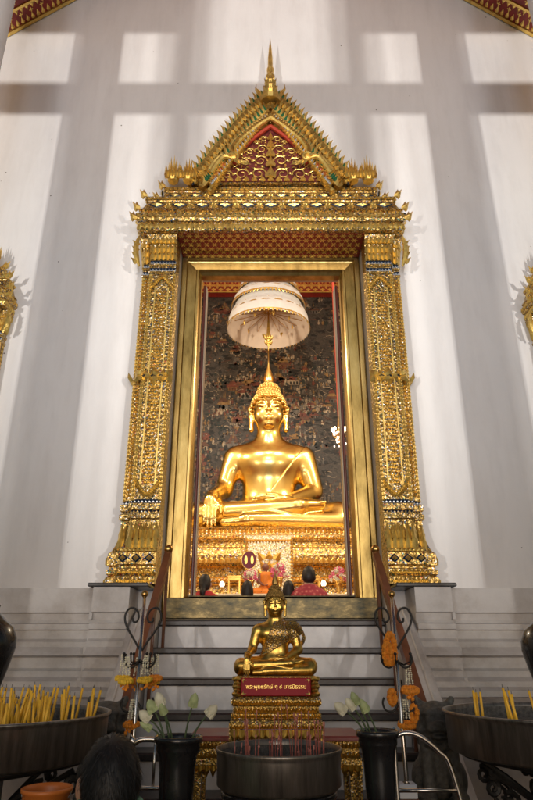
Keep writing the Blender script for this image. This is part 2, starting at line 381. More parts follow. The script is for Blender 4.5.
class SDF:
    def __init__(s, lo, hi, h):
        s.h = h; s.o = np.array(lo, float)
        s.n = [int((hi[a] - lo[a]) / h) + 2 for a in range(3)]
        s.ax = [lo[a] + h * np.arange(s.n[a]) for a in range(3)]
        s.v = np.full(s.n, 9.0, np.float32); s.lift = 0
    def region(s, lo, hi):
        sl = []
        for a in range(3):
            i0 = max(0, int((lo[a] - s.o[a]) / s.h) - 1); i1 = min(s.n[a], int((hi[a] - s.o[a]) / s.h) + 3)
            sl.append(slice(i0, max(i1, i0 + 1)))
        g = np.meshgrid(*[s.ax[a][sl[a]] for a in range(3)], indexing='ij', sparse=True)
        return tuple(sl), g
    def put(s, sl, d, k):
        a = s.v[sl]
        if k > 0:
            h = np.maximum(k - np.abs(a - d), 0) / k; s.v[sl] = np.minimum(a, d) - h * h * k * .25
        else: s.v[sl] = np.minimum(a, d)
    def cap(s, a, b, ra, rb=None, k=.05, infl=0):
        rb = ra if rb is None else rb; ra += infl; rb += infl
        a, b = np.array(a, float), np.array(b, float)
        for q in (a, b):
            if s.lift and q[2] > .73: q[2] += s.lift; q[1] -= .3 * abs(s.lift)
        m = max(ra, rb) + k + .05 * (k > 0) + s.h * 2
        sl, g = s.region(np.minimum(a, b) - m, np.maximum(a, b) + m)
        ba = b - a; L = max((ba * ba).sum(), 1e-9)
        pa = [g[i] - a[i] for i in range(3)]
        t = np.clip((pa[0] * ba[0] + pa[1] * ba[1] + pa[2] * ba[2]) / L, 0, 1)
        d = np.sqrt(sum((pa[i] - ba[i] * t) ** 2 for i in range(3))) - (ra + (rb - ra) * t)
        s.put(sl, d, k)
    def chain(s, pts, r, k=.02, infl=0):
        for i in range(len(pts) - 1):
            ra, rb = (r[i], r[i + 1]) if isinstance(r, (list, tuple)) else (r, r)
            s.cap(pts[i], pts[i + 1], ra, rb, k, infl)
    def ell(s, c, r, k=.05, infl=0, carve=False):
        c = np.array(c, float)
        if s.lift and c[2] > .73: c[2] += s.lift; c[1] -= .3 * abs(s.lift)
        r = np.array(r, float) + infl; m = r + k + s.h * 2 + .03
        sl, g = s.region(c - m, c + m)
        p = [(g[i] - c[i]) for i in range(3)]
        k0 = np.sqrt(sum((p[i] / r[i]) ** 2 for i in range(3))); k1 = np.sqrt(sum((p[i] / r[i] ** 2) ** 2 for i in range(3)))
        d = k0 * (k0 - 1) / np.maximum(k1, 1e-6)
        if carve: s.v[sl] = np.maximum(s.v[sl], -d)
        else: s.put(sl, d, k)
    def clip(s, n, off):
        """keep the side where n.p < off"""
        g = np.meshgrid(*s.ax, indexing='ij', sparse=True)
        s.v = np.maximum(s.v, n[0] * g[0] + n[1] * g[1] + n[2] * g[2] - off)
    def mesh(s, name, smooth=2):
        v = s.v
        for _ in range(smooth):
            w = v.copy()
            for a in range(3):
                w += np.roll(v, 1, a) + np.roll(v, -1, a)
            v = w / 7
        v[0] = v[-1] = 9; v[:, 0] = v[:, -1] = 9; v[:, :, 0] = v[:, :, -1] = 9
        p, q = surface_nets(v, s.o, s.h)
        me = bpy.data.meshes.new(name)
        me.from_pydata(p.tolist(), [], q.tolist())
        me.polygons.foreach_set('use_smooth', [True] * len(q)); me.update()
        return me

# ================================================================== SETTING
def structure(name, mb, mats):
    return tag(mb.build(name, mats), kind='structure')
b = MB(); b.box(-150, 150, -150, 150, -.2, -.06); structure('ground', b, 'earth')
b = MB(); b.box(-9, 9, -9.5, 0, -.056, 0); structure('porch_floor', b, 'tile')
b = MB(); b.box(-7, 7, .7, 11, 1.1, 1.2); structure('hall_floor', b, 'carpet')

# ---- temple wall with its doorway, plinth and mouldings
wall = thing('temple_wall', 'tall white plastered temple wall with stepped plinth round the gilded doorway', 'wall')
def picture_frame(mb, rects):
    """rects: (x0,x1,z0,z1,y) rings lofted one after the other"""
    mb.loft([[(x0, y, z0), (x1, y, z0), (x1, y, z1), (x0, y, z1)] for x0, x1, z0, z1, y in rects], True)
b = MB(); picture_frame(b, [(-9, 9, -.05, 12.5, .7), (-9, 9, -.05, 12.5, 0), (-.965, .965, 1.44, 5.19, 0), (-.965, .965, 1.44, 5.19, .7), (-9, 9, -.05, 12.5, .7)])
b.build('wall_face', 'plaster', wall)
PL = [(0, 1.667), (-.30, 1.667), (-.30, 1.480), (-.275, 1.472), (-.262, 1.425), (-.28, 1.400), (-.325, 1.392), (-.325, 1.352), (-.30, 1.345), (-.30, 1.285), (-.335, 1.262), (-.335, 1.225), (-.375, 1.185), (-.39, 1.165), (-.33, 1.150), (-.33, 1.075), (-.37, 1.055), (-.37, 1.015), (-.42, .985), (-.42, .95), (-.48, .925), (-.48, .885), (0, .885)]
b = MB()
for sgn in (-1, 1):
    b.prismx(PL if sgn > 0 else PL, sgn * 1.42 if sgn > 0 else -9, 9 if sgn > 0 else -1.42)
    pr = [(y - .07 if y < 0 else 0, z + (.0015 if z < 1.6 else .003)) for y, z in PL]
    b.prismx(pr, -1.42 if sgn < 0 else 1.13, -1.13 if sgn < 0 else 1.42)
    # returns: every course of the pier also steps out sideways
    for i in range(2, len(PL) - 3, 3):
        y, z = PL[i]; z2 = PL[i + 2][1]
        x = 1.42 + max(0, (-y - .25) * .28)
        b.box(*sorted((sgn * 1.41, sgn * x)), y - .068, -.02, z2 + .002, z - .002)
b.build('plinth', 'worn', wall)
b = MB()
for sgn in (-1, 1): b.box(*sorted((sgn * 1.5, sgn * 9)), -.62, -.01, 0, .884); b.box(*sorted((sgn * 1.145, sgn * 1.5)), -.70, -.012, 0, .882)
for sgn in (-1, 1): b.box(*sorted((sgn * 1.51, sgn * 9)), -.66, -.2, .80, .86)
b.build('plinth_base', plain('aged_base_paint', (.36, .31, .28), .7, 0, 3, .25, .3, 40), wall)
b = MB()
for sgn in (-1, 1): b.bbox(sgn * .985, sgn * 1.47, -.375, -.003, 1.673, 1.702, .006)
b.build('black_sill', 'blackstone', wall)

# ---- hall shell
hall = thing('temple_hall', 'dim temple hall interior behind the doorway, with its ceiling beams and mural wall', 'hall', (0, 10, 1.4))
for q in (-6.9, 6.9): b = MB(); b.box(q - .1, q + .1, .71, 10, 1.1, 11.3); b.build('side_wall', 'hallwall', hall)
b = MB(); b.box(-7, 7, .72, 10, 11.3, 11.5)
b.build('ceiling', 'hallwall', hall)
b = MB()
for x in (-5, -3.4, -1.8, 0, 1.8, 3.4, 5): b.box(x - .14, x + .14, 3, 9.3, 11.0, 11.29)
for y in (9.0,): b.box(-6.7, 6.7, y - .12, y + .2, 10.78, 11.05)
b.build('ceiling_beam', 'redbright', hall)
b = MB()
b.cur = 0; b.box(-6.7, 6.7, 9.2, 9.46, 10.34, 10.76)
b.cur = 1
for i in range(66):
    x = -6.6 + i * .2
    b.flower((x, 9.195, 10.55), (0, -1, 0), .12, 4); b.flower((x + .1, 9.195, 10.68), (0, -1, 0), .07, 4); b.flower((x + .1, 9.195, 10.42), (0, -1, 0), .07, 4)
b.box(-6.7, 6.7, 9.17, 9.20, 10.74, 10.78); b.box(-6.7, 6.7, 9.17, 9.20, 10.32, 10.36)
b.build('gilded_cornice', ['redlac', 'leafgold'], hall)
b = MB(); b.box(-6.8, 6.8, 9.5, 9.8, 1.4, 10.6); mural = b.build('mural', 'mural', hall)
# painted figures, rocks, pavilions and trees
def painted(seed):
    rng = random.Random(seed); b = MB(); names = ['m_cream', 'm_red', 'm_rock', 'm_ochre', 'm_dark', 'm_teal', 'm_roof', 'm_pale']
    ctr = [0]
    def flat(pts, mi):
        b.cur = mi; ctr[0] += 1; y = 9.499 - .0022 * (1 + ctr[0] % 9)
        b.add([(x, y, z) for x, z in pts], [tuple(range(len(pts)))])
    def blob(x, z, w, h, mi, n=9, jag=.35):
        flat([(x + w * math.cos(2 * math.pi * i / n) * rng.uniform(1 - jag, 1 + jag), z + h * math.sin(2 * math.pi * i / n) * rng.uniform(1 - jag, 1 + jag)) for i in range(n)], mi)
    def figure(x, z, s, mi):
        blob(x, z, .045 * s, .085 * s, mi, 7, .25); blob(x + rng.uniform(-.01, .01), z + .12 * s, .026 * s, .03 * s, rng.choice((0, 7, 3)), 7, .1)
        flat([(x, z + .03 * s), (x + rng.choice((-1, 1)) * .11 * s, z + rng.uniform(-.02, .1) * s), (x, z - .0 * s)], mi)
    def pavilion(x, z, s):
        flat([(x - .16 * s, z), (x + .16 * s, z), (x + .16 * s, z + .14 * s), (x - .16 * s, z + .14 * s)], rng.choice((0, 7, 1, 3)))
        for k in range(-1, 2): flat([(x + (k * .1 - .025) * s, z + .01 * s), (x + (k * .1 + .025) * s, z + .01 * s), (x + (k * .1 + .025) * s, z + .11 * s), (x + (k * .1 - .025) * s, z + .11 * s)], rng.choice((4, 1)))
        w = .24
        for k in range(rng.choice((1, 2, 3))):
            flat([(x - w * s, z + (.13 + .1 * k) * s), (x + w * s, z + (.13 + .1 * k) * s), (x + w * .45 * s, z + (.25 + .1 * k) * s), (x - w * .45 * s, z + (.25 + .1 * k) * s)], rng.choice((1, 6, 6, 3)))
            w *= .68
        flat([(x - .02 * s, z + .3 * s), (x + .02 * s, z + .3 * s), (x, z + .55 * s)], 3)
    for i in range(900):     # rocks and foliage
        x = rng.uniform(-2.5, 2.4); z = rng.uniform(2.4, 10.4)
        blob(x, z, rng.uniform(.02, .12), rng.uniform(.015, .06), rng.choice((2, 4, 4, 4, 5, 4, 4, 6, 4, 4)), 11, .6)
    for i in range(900):     # outlined rock ridges
        x = rng.uniform(-2.5, 2.4); z = rng.uniform(2.4, 10.4); a = rng.uniform(-.6, .6); n = rng.randint(4, 9); mi = rng.choice((2, 7, 0, 2, 6)); w = rng.uniform(.005, .012)
        top = []
        for k in range(n): top.append((x, z)); a += rng.uniform(-.9, .9); x += .05 * math.cos(a); z += .05 * math.sin(a)
        for (xa_, za_), (xb_, zb2) in zip(top, top[1:]): flat([(xa_, za_ - w), (xb_, zb2 - w), (xb_, zb2 + w), (xa_, za_ + w)], mi)
    towns = [(rng.uniform(-2.4, 2.3), rng.uniform(2.8, 10.0)) for _ in range(70)]
    for (tx_, tz_) in towns:
        for _ in range(rng.randint(1, 4)): pavilion(tx_ + rng.gauss(0, .28), tz_ + rng.gauss(0, .12), rng.uniform(.4, .9))
    for i in range(520):
        t_ = rng.choice(towns); cx, cz = t_[0] + rng.gauss(0, .4), t_[1] + rng.gauss(0, .22)
        for k in range(rng.randint(2, 6)): figure(cx + k * rng.uniform(.06, .12), cz + rng.uniform(-.04, .04), rng.uniform(.4, .8), rng.choice((0, 0, 1, 3, 7, 5, 7)))
    for i in range(120):      # dark trees with trunks
        x = rng.uniform(-2.5, 2.4); z = rng.uniform(2.6, 10.2)
        for k in range(7): blob(x + rng.uniform(-.08, .08), z + rng.uniform(0, .2), .04, .028, rng.choice((4, 5, 4)), 8, .5)
    blob(-.55, 7.72, .5, .12, 5, 16, .15); blob(-.65, 7.72, .36, .07, 6, 14, .2)
    return b, names
pb, pn = painted(11); pb.build('painted_scenes', pn, mural)

# ---- porch: gabled ceiling, columns, plus unseen posts and beams added to cast the wall's stripes
pc = thing('porch_ceiling', 'red and gold stencilled sloping porch ceiling meeting the top of the white wall', 'ceiling', (0, 0, 9))
za, zb_, xa, xb = 9.005 + 2.5 * .87, 9.005 - 2.6 * .87, .02, 5.1
for sgn in (-1, 1):
    def Q(x, y, off=0): return Vector((sgn * x, y, 9.005 + (2.515 - x) * .87 - off))
    b = MB(); b.loft([[Q(xa, -.01), Q(xb, -.01), Q(xb, -2.9), Q(xa, -2.9)], [Q(xa, -.01, -.15), Q(xb, -.01, -.15), Q(xb, -2.9, -.15), Q(xa, -2.9, -.15)]], True, True, True)
    pan = b.build('ceiling_panel', 'redlac', pc)
    nrm = Vector((-sgn * .87, 0, -1)).normalized()
    b = MB()
    L = math.hypot(1, .87)
    for i in range(20):
        for j in range(30):
            x = xa + .1 + i * .125 + (j % 2) * .0625; y = -.34 - j * .085
            if x < xb - .1 and y > -2.8 and 1.8 < x: b.flower(Q(x, y), nrm, .042, 4 if (i + j // 2) % 3 else 6, .004)
    for i in range(20, 42):
        for j in range(30):
            x = xa + .1 + i * .125 + (j % 2) * .0625; y = -.34 - j * .085
            if x < xb - .1 and y > -2.8: b.flower(Q(x, y), nrm, .042, 4 if (i + j // 2) % 3 else 6, .004)
    b.build('gold_flowers', 'leafgold', pan)
    b = MB()
    b.loft([[Q(xa, -.012, .03), Q(xb, -.012, .03), Q(xb, -.05, .03), Q(xa, -.05, .03)], [Q(xa, -.012), Q(xb, -.012), Q(xb, -.05), Q(xa, -.05)]], True, True, True)
    b.loft([[Q(xa, -.24, .02), Q(xb, -.24, .02), Q(xb, -.27, .02), Q(xa, -.27, .02)], [Q(xa, -.24), Q(xb, -.24), Q(xb, -.27), Q(xa, -.27)]], True, True, True)
    tang = (Q(1, 0) - Q(0, 0)).normalized()
    for i in range(88):
        b.leaf(Q(xa + .05 + i * .057, -.06, .004), .045, .08, .012, (0, -1, 0), nrm); b.leaf(Q(xa + .08 + i * .057, -.235, .004), .04, .055, .010, (0, 1, 0), nrm)
        if i % 2: b.flower(Q(xa + .05 + i * .057, -.165), nrm, .03, 4, .004)
    b.build('gold_border', 'leafgold', pc)
for sgn, nm in ((-1, 'left'), (1, 'right')):
    col = thing('porch_column', f'tall white porch column just inside the top {nm} corner of the view', 'column', (sgn * 2.70, -1.5, 0), 'columns carrying the porch ceiling')
    b = MB(); b.smooth = True; b.lathe([(.30, .25), (.27, .6), (.25, 8.2)], (sgn * 2.70, -1.5, 0), 40); b.build('shaft', 'plaster', col)
    b = MB(); b.lathe([(.40, 0), (.40, .1), (.34, .14), (.36, .2), (.31, .249)], (sgn * 2.70, -1.5, 0), 40); b.build('column_base', 'worn', col)
shade_frame = thing('shadow_frame', 'unseen posts and beams added behind the view to stripe the wall with shadow', 'shadow frame', (0, -7, 0))  # unseen casters, laid out so their shadows stripe the wall
for sgn in (-1, 1):
    for x, w in ((2.99, .105), (3.45, .07), (4.30, .06)):
        b = MB(); b.bbox(sgn * x - w, sgn * x + w, -7.1, -6.9, 0, 6.0, .02); b.build('shadow_post', 'plaster', shade_frame)
for sgn in (-1, 1):
    b = MB(); b.bbox(*sorted((sgn * 2.45, sgn * 6.5)), -7.09, -6.91, 4.13, 4.28, .02); b.build('shadow_beam', 'plaster', shade_frame)
    for q0, q1 in ((2.45, 3.48), (4.25, 6.5)): b = MB(); b.bbox(*sorted((sgn * q0, sgn * q1)), -7.09, -6.91, 4.70, 5.7, .02); b.build('shadow_beam', 'plaster', shade_frame)

# ---- staircase
st = thing('staircase', 'pale steps with dark granite nosings between sloping white parapets, rising to the doorway', 'stairs', (0, -.1, 0))
zs = [1.432, 1.222, 1.012, .808, .606, .404, .202]
b = MB(); bn = MB()
for i, z in enumerate(zs):
    y = -.1 - .24 * i
    b.box(-.925, .925, y + .012, (-.005 if i == 0 else y + .24 + .012), (zs[i + 1] if i + 1 < len(zs) else 0) - (.05 if i + 1 < len(zs) else 0), z - .048)
    bn.bbox(-.928, .928, y - .018, y + .25 if i else -.004, z - .048, z, .01)
b.build('risers', plain('step_paint', (.66, .63, .62), .6, 0, 5, .16, .3, 30), st); bn.build('nosings', 'nosing', st)
for sgn in (-1, 1):
    b = MB()
    prof = [(-.004, 0), (-.004, 1.52)] + [(-.10 - .16 * (1 - math.cos(t)) / 1 - .30 * math.sin(t) * .3, 1.52 - .12 * (1 - math.cos(t))) for t in (0, .4, .8, 1.2, 1.57)] + [(-1.55, .42), (-1.62, .40), (-1.62, 0)]
    b.prismx(prof, *sorted((sgn * .931, sgn * 1.10)))
    p2 = [(y, z - .06) if z > .05 else (y, z) for y, z in prof]
    b.prismx([(y - (.01 if y < -.05 else 0), z) for y, z in p2], *sorted((sgn * 1.101, sgn * 1.128)))
    for dx in (.96, 1.06):
        b.tube([(sgn * dx, y, z + .004) for y, z in prof[2:-2]], .012, 6)
    b.build('parapet', 'worn', st)

# ---- inner door frame
df = thing('door_frame', 'burnished gold inner door frame with stepped edges round the doorway opening', 'door frame', (0, .3, 1.444))
b = MB()
def fr(i, j, k, y): return (-.96 + i, .96 - i, 1.444 + j, 5.186 - k, y)
picture_frame(b, [fr(0, 0, 0, .336), fr(0, 0, 0, .19), fr(.015, .012, .012, .175), fr(.055, .05, .05, .175), fr(.065, .06, .06, .195), fr(.085, .07, .07, .20), fr(.155, .135, .15, .215), fr(.165, .14, .155, .20), fr(.185, .15, .165, .20), fr(.195, .16, .18, .225), fr(.212, .185, .205, .25), fr(.215, .19, .215, .335), fr(.0, .0, .0, .336)])
b.build('frame_moulding', 'frame', df)
b = MB(); b.bbox(-.94, .94, .150, .172, 1.452, 1.628, .008); b.bbox(-.735, .735, .16, .5, 1.6348, 1.645, .003); b.build('door_sill', 'sill', df)
b = MB()
for sgn in (-1, 1): b.bbox(sgn * .741, sgn * .716, .40, .58, 1.65, 4.96, .008)
b.build('inner_jamb', plain('dark_red_jamb', (.10, .02, .015), .35, 0, 6, .3), df)
b = MB()
for sgn in (-1, 1): b.box(*sorted((sgn * .714, sgn * .706)), .42, .56, 1.65, 4.955)
b.build('jamb_inlay', plain('ivory_inlay', (.35, .28, .2), .4), df)

# ---- gilded door surround
def make_surround():
    root = thing('door_surround', 'gilded carved doorway surround with pilasters, tiered cornice and pointed pediment', 'door surround', (0, -.1, 1.704))
    for sgn in (-1, 1):
        pil = MB()
        def mo(x0, x1, yf, prof):
            if sgn > 0: pil.mould(x0, x1, yf, prof, 0, 0, 1)
            else: pil.mould(-x1, -x0, yf, prof, 0, 1, 0)
        low = [(.075, 1.706), (.075, 1.76), (.06, 1.775), (.075, 1.79), (.075, 1.82), (.055, 1.83), (.055, 1.845), (.072, 1.86), (.072, 1.955), (.05, 1.975), (.03, 2.02), (.012, 2.08), (.003, 2.17), (0, 2.24)]
        mid = [(0, 2.24), (.02, 2.25), (.02, 2.29), (.004, 2.30), (.004, 2.315), (.018, 2.325), (.018, 2.375), (0, 2.39)]
        up = [(0, 4.70), (.012, 4.71), (.012, 4.735), (0, 4.74), (0, 4.79), (.014, 4.80), (.014, 4.82), (0, 4.825), (0, 4.87), (.004, 4.95), (.015, 5.03), (.04, 5.10), (.055, 5.147)]
        mo(.958, 1.215, -.2, low); mo(1.214, 1.30, -.13, [(o, z - .002) for o, z in low])
        pil_root = pil.build('pilaster', 'glit', root)
        pil = MB(); mo(.958, 1.215, -.2, mid + [(-.006, 2.39), (-.006, 4.70)] + up); mo(1.214, 1.30, -.13, [(o, z - .001) for o, z in mid + [(-.006, 2.39), (-.006, 4.70)] + up])
        pil.build('shaft', 'glit_shaft', pil_root)
        lf = MB()
        X = lambda x: sgn * x
        # base diamonds and leaves
        for k in range(3):
            x = X(1.01 + k * .11)
            lf.cur = 1; lf.diamond((x, -.274, 1.908), .085, .075, .012); lf.cur = 0; lf.diamond((x, -.284, 1.908), .05, .045, .014)
        lf.cur = 0
        for a0, a1, y, oo in ((.96, 1.285, -.276, (0, -1, 0)),):
            lf.leafrow((X(a0), y, 1.712), (X(a1), y, 1.712), 9, .034, .05, .02); lf.leafrow((X(a0), y, 1.785), (X(a1), y, 1.785), 9, .034, .04, .018)
        lf.leafrow((X(1.376), -.2, 1.712), (X(1.376), -.02, 1.712), 5, .034, .05, .02, out=(sgn, 0, 0))
        lf.leafrow((X(1.374), -.2, 1.86), (X(1.374), -.02, 1.86), 4, .04, .09, .02, out=(sgn, 0, 0))
        lf.leafrow((X(.96), -.268, 1.965), (X(1.27), -.268, 1.965), 9, .03, .035, .01)
        # neck: tall leaves
        for row, (z, h, y) in enumerate(((1.99, .22, -.243), (2.08, .17, -.213))):
            lf.leafrow((X(.96), y, z), (X(1.225), y, z), 5 + row, .05, h, .02, up=(0, .12, 1))
            lf.leafrow((X(1.23), y + .07, z), (X(1.31), y + .07, z), 2, .045, h, .02, up=(0, .12, 1))
        # zigzag bands
        for z in (2.293, 2.378, 4.738, 4.823):
            lf.cur = 2; lf.box(*sorted((X(.9585), X(1.217))), -.203, -.19, z, z + .028); lf.box(*sorted((X(1.217), X(1.302))), -.133, -.12, z, z + .028)
            lf.cur = 1; lf.leafrow((X(.96), -.204, z + .036), (X(1.215), -.204, z + .036), 8, .034, .03, .006, up=(0, 0, -1))
            lf.leafrow((X(1.22), -.134, z + .036), (X(1.30), -.134, z + .036), 3, .03, .03, .006, up=(0, 0, -1))
            lf.cur = 0; lf.leafrow((X(.96), -.202, z - .03), (X(1.215), -.202, z - .03), 8, .03, .028, .02); lf.leafrow((X(1.22), -.132, z - .03), (X(1.30), -.132, z - .03), 3, .03, .028, .02)
        # shaft edge strips of beads
        for x, y, w in ((.968, -.2, .022), (1.203, -.2, .026), (1.09, -.2, .0), (1.225, -.13, .016), (1.292, -.13, .022)):
            if not w: continue
            lf.box(*sorted((X(x - w / 2), X(x + w / 2))), y - .008, y + .01, 2.40, 4.70)
            n = 62
            for i in range(n): lf.leaf((X(x), y - .008, 2.40 + i * 2.29 / n), w * 1.25, .036, .016)
        for i in range(40):   # outer face of the pilaster's return
            lf.leaf((X(1.304), -.06, 2.41 + i * .057), .055, .06, .016, out=(sgn, 0, 0))
        for r_ in range(58):     # diaper of small leaves over the panel
            for c_ in range(3):
                xx = X(1.055 + (c_ + .5 * (r_ % 2) - .25) * .033); zz = 2.56 + r_ * .0338
                lf.leaf((xx, -.1935, zz), .026, .036, .014)
        for r_ in range(60):
            lf.leaf((X(1.258), -.1235, 2.45 + r_ * .0375), .034, .042, .014)
        # inset inner border lines
        for x in (1.02, 1.15):
            lf.box(*sorted((X(x - .006), X(x + .006))), -.207, -.19, 2.52, 4.55)
        # pointed arch at the top and foot of the panel
        for i in range(8):
            t = i / 7
            for s2 in (-1, 1):
                lf.leaf((X(1.085) + s2 * (.095 * (1 - t) + .004), -.206, 4.50 + .15 * t ** .7), .04, .055, .02, up=(s2 * .5, 0, 1))
                lf.leaf((X(1.085) + s2 * (.095 * (1 - t) + .004), -.206, 2.60 - .13 * t ** .7), .04, .05, .02, up=(s2 * .5, 0, -1))
        # clasp ornament half-way up
        for i in range(5):
            t = i / 4 - .5
            for s2 in (-1, 1):
                lf.leaf((X(1.10) + t * .26, -.205, 3.58 - abs(t) * .10 * s2), .075, .10, .03, up=(t * .9, 0, s2))
        lf.cur = 1
        for k in (-1, 0, 1): lf.diamond((X(1.105 + k * .075), -.222, 3.58), .05, .05, .02)
        lf.cur = 0
        for i in range(3): lf.leaf((X(1.306), -.05 - i * .035, 3.55), .06, .12, .03, up=(sgn * .5, 0, 1), out=(sgn, -.3, 0))
        # capital
        for z, h, o, n in ((4.865, .16, .0, 6), (4.95, .15, .008, 6), (5.05, .10, .03, 7)):
            lf.leafrow((X(.96), -.202 - o, z), (X(1.22 + o), -.202 - o, z), n, .05, h, .022, up=(0, -.1, 1))
            lf.leafrow((X(1.23), -.134 - o, z), (X(1.305 + o), -.134 - o, z), 2, .045, h, .022, up=(0, -.1, 1))
            lf.leafrow((X(1.304 + o), -.12, z), (X(1.304 + o), -.01, z), 3, .045, h, .022, up=(sgn * .1, 0, 1), out=(sgn, 0, 0))
        # scroll bracket at the outer corner
        lf.tube([(X(1.33 + .05 * math.sin(t * 2.6)), -.20, 4.80 + .36 * t) for t in [k / 9 for k in range(10)]], [.012 + .02 * math.sin(math.pi * k / 9) for k in range(10)], 6)
        for k in range(4): lf.leaf((X(1.355), -.20, 4.84 + k * .07), .05, .09, .02, up=(sgn * .8, -.2, .7))
        lf.build('carved_leaves', ['leafgold', 'blue', 'whiteglass'], pil_root)
    # entablature -----------------------------------------------------------
    en = MB()
    prof = [(.0, 5.152), (.035, 5.156), (.05, 5.175), (.05, 5.215), (.03, 5.225), (.03, 5.245), (.06, 5.26), (.075, 5.285), (.075, 5.345), (.05, 5.36), (.03, 5.365), (.03, 5.385), (.055, 5.40), (.05, 5.42), (.02, 5.445), (-.02, 5.56), (-.015, 5.58), (.0, 5.59), (.0, 5.615), (-.06, 5.63), (-.10, 5.64), (-.10, 5.675), (-.115, 5.685), (-.135, 5.70), (-.17, 5.81), (-.165, 5.83), (-.15, 5.84), (-.15, 5.87), (-.2, 5.885)]
    en.mould(-1.305, 1.305, -.27, [(o, z) for o, z in prof], 0)
    ent = en.build('entablature', 'glit', root)
    lf = MB()
    def ring(z, o, n, w, h, d, mi=0, up=(0, 0, 1), side=True, lean=0):
        lf.cur = mi; hx = 1.305 + o; y = -.27 - o
        lf.leafrow((-hx, y, z), (hx, y, z), n, w, h, d, up, lean=lean)
        if side:
            for s2 in (-1, 1): lf.leafrow((s2 * hx, y, z), (s2 * hx, -.01, z), max(2, int(n * (-y) / (2 * hx))), w, h, d, up, out=(s2, 0, 0))
    ring(5.222, .05, 52, .05, .07, .014, up=(0, 0, -1))
    ring(5.247, .032, 64, .036, .03, .014)
    ring(5.288, .076, 46, .05, .055, .018)
    ring(5.366, .032, 60, .04, .03, .018)
    ring(5.582, .0, 60, .038, .04, .016); ring(5.636, -.10, 50, .045, .045, .016); ring(5.832, -.155, 48, .04, .05, .016)
    for z, o, n, s in ((5.50, .0, 11, .16), (5.752, -.155, 10, .14)):     # friezes of dark diamonds
        hx = 1.305 + o; y = -.272 - o - .012
        for i in range(n):
            x = -hx + (i + .5) * 2 * hx / n
            lf.cur = 1; lf.diamond((x, y, z), s * 1.05, s * .55, .012); lf.cur = 0; lf.diamond((x, y - .008, z), s * .72, s * .36, .014)
            lf.cur = 2; lf.diamond((x, y - .018, z), s * .12, s * .12, .012); lf.cur = 0
            xx = x + hx / n
            if i < n - 1:
                for u in ((0, 0, 1), (0, 0, -1)): lf.leaf((xx, y + .004, z), .05, .05, .016, up=u)
                for u in ((1, 0, .5), (-1, 0, .5), (1, 0, -.5), (-1, 0, -.5)): lf.leaf((xx, y + .004, z), .03, .05, .012, up=u)
        for s2 in (-1, 1):
            lf.cur = 1; lf.diamond((s2 * (hx + .012), -.14, z), s * 1.05, s * .55, .012, out=(s2, 0, 0)); lf.cur = 0; lf.diamond((s2 * (hx + .02), -.14, z), s * .7, s * .36, .014, out=(s2, 0, 0))
    for s2 in (-1, 1):     # curled corner leaves
        for z, o in ((5.26, .08), (5.40, .06), (5.60, .01), (5.66, -.1), (5.85, -.14)):
            hx = 1.305 + o
            for k, u in enumerate(((s2 * .6, 0, 1), (s2 * .2, -.2, 1))): lf.leaf((s2 * hx, -.26 - o, z), .06, .13 - .03 * k, .03, up=u, out=(s2 * .5, -1, 0))
    lf.build('carved_leaves', ['leafgold', 'blue', 'whiteglass'], ent)
    # soffit --------------------------------------------------------------
    b = MB(); b.cur = 0; b.box(-.954, .954, -.262, -.002, 5.144, 5.150); b.box(-.954, .954, .002, .165, 5.1625, 5.1845)
    b.cur = 1
    for i in range(23):
        for j in range(6):
            x = -.92 + i * .083 + (j % 2) * .0415; y = -.235 + j * .075
            if abs(x) < .93: b.flower((x, y, 5.144 if y < 0 else 5.1625), (0, 0, -1), .039, 6, .003, 0, .25)
    b.build('soffit_panel', ['redlac', 'leafgold'], root)
    # pediment ---------------------------------------------------------------
    pd = MB()
    bz = 5.888
    TAB = [(.90, 5.888), (.83, 6.0), (.675, 6.27), (.51, 6.545), (.35, 6.80), (.185, 7.02), (0, 7.24)]
    def raw(k, d):
        t = max(0, min(.9999, k)) * 6; i = int(t); f = t - i
        x = TAB[i][0] * (1 - f) + TAB[i + 1][0] * f; z = TAB[i][1] * (1 - f) + TAB[i + 1][1] * f
        return x - d * .84, z - d * .50
    def edge(k, d):
        """point on the bulging raking edge at k in 0..1 (foot..apex), moved inwards by d"""
        km = 1.0
        while km > .2 and raw(km, d)[0] < 0: km -= .01
        x, z = raw(k * km, d); return Vector((max(0, x), 0, z))
    def slab(d, y0, y1, nb=16):
        poly = []
        for i in range(nb + 1):
            e = edge(i / nb, d); poly.append((e.x, max(e.z, bz + .001)))
        pts = poly + [(-x, z) for x, z in reversed(poly[:-1])]
        out = []
        for p in pts:
            if not out or (abs(p[0] - out[-1][0]) + abs(p[1] - out[-1][1])) > 1e-4: out.append(p)
        pd.prism([(x, z) for x, z in out], y1, y0)
    slab(0, 0, -.10); slab(.03, -.099, -.16)
    ped = pd.build('pediment', 'glit', root)
    lf = MB()
    def strip(d0, d1, y, th, mi):
        lf.cur = mi
        for s2 in (-1, 1):
            A, B = [], []
            for i in range(15):
                k = i / 14
                a, c = edge(k, d0), edge(k, d1)
                A.append([(s2 * a.x, y, a.z), (s2 * c.x, y, c.z), (s2 * c.x, y - th, c.z), (s2 * a.x, y - th, a.z)])
            lf.loft(A, True, True, True)
    strip(.0, .05, -.12, .09, 3); strip(.15, .21, -.155, .06, 3); strip(.27, .31, -.16, .06, 0)
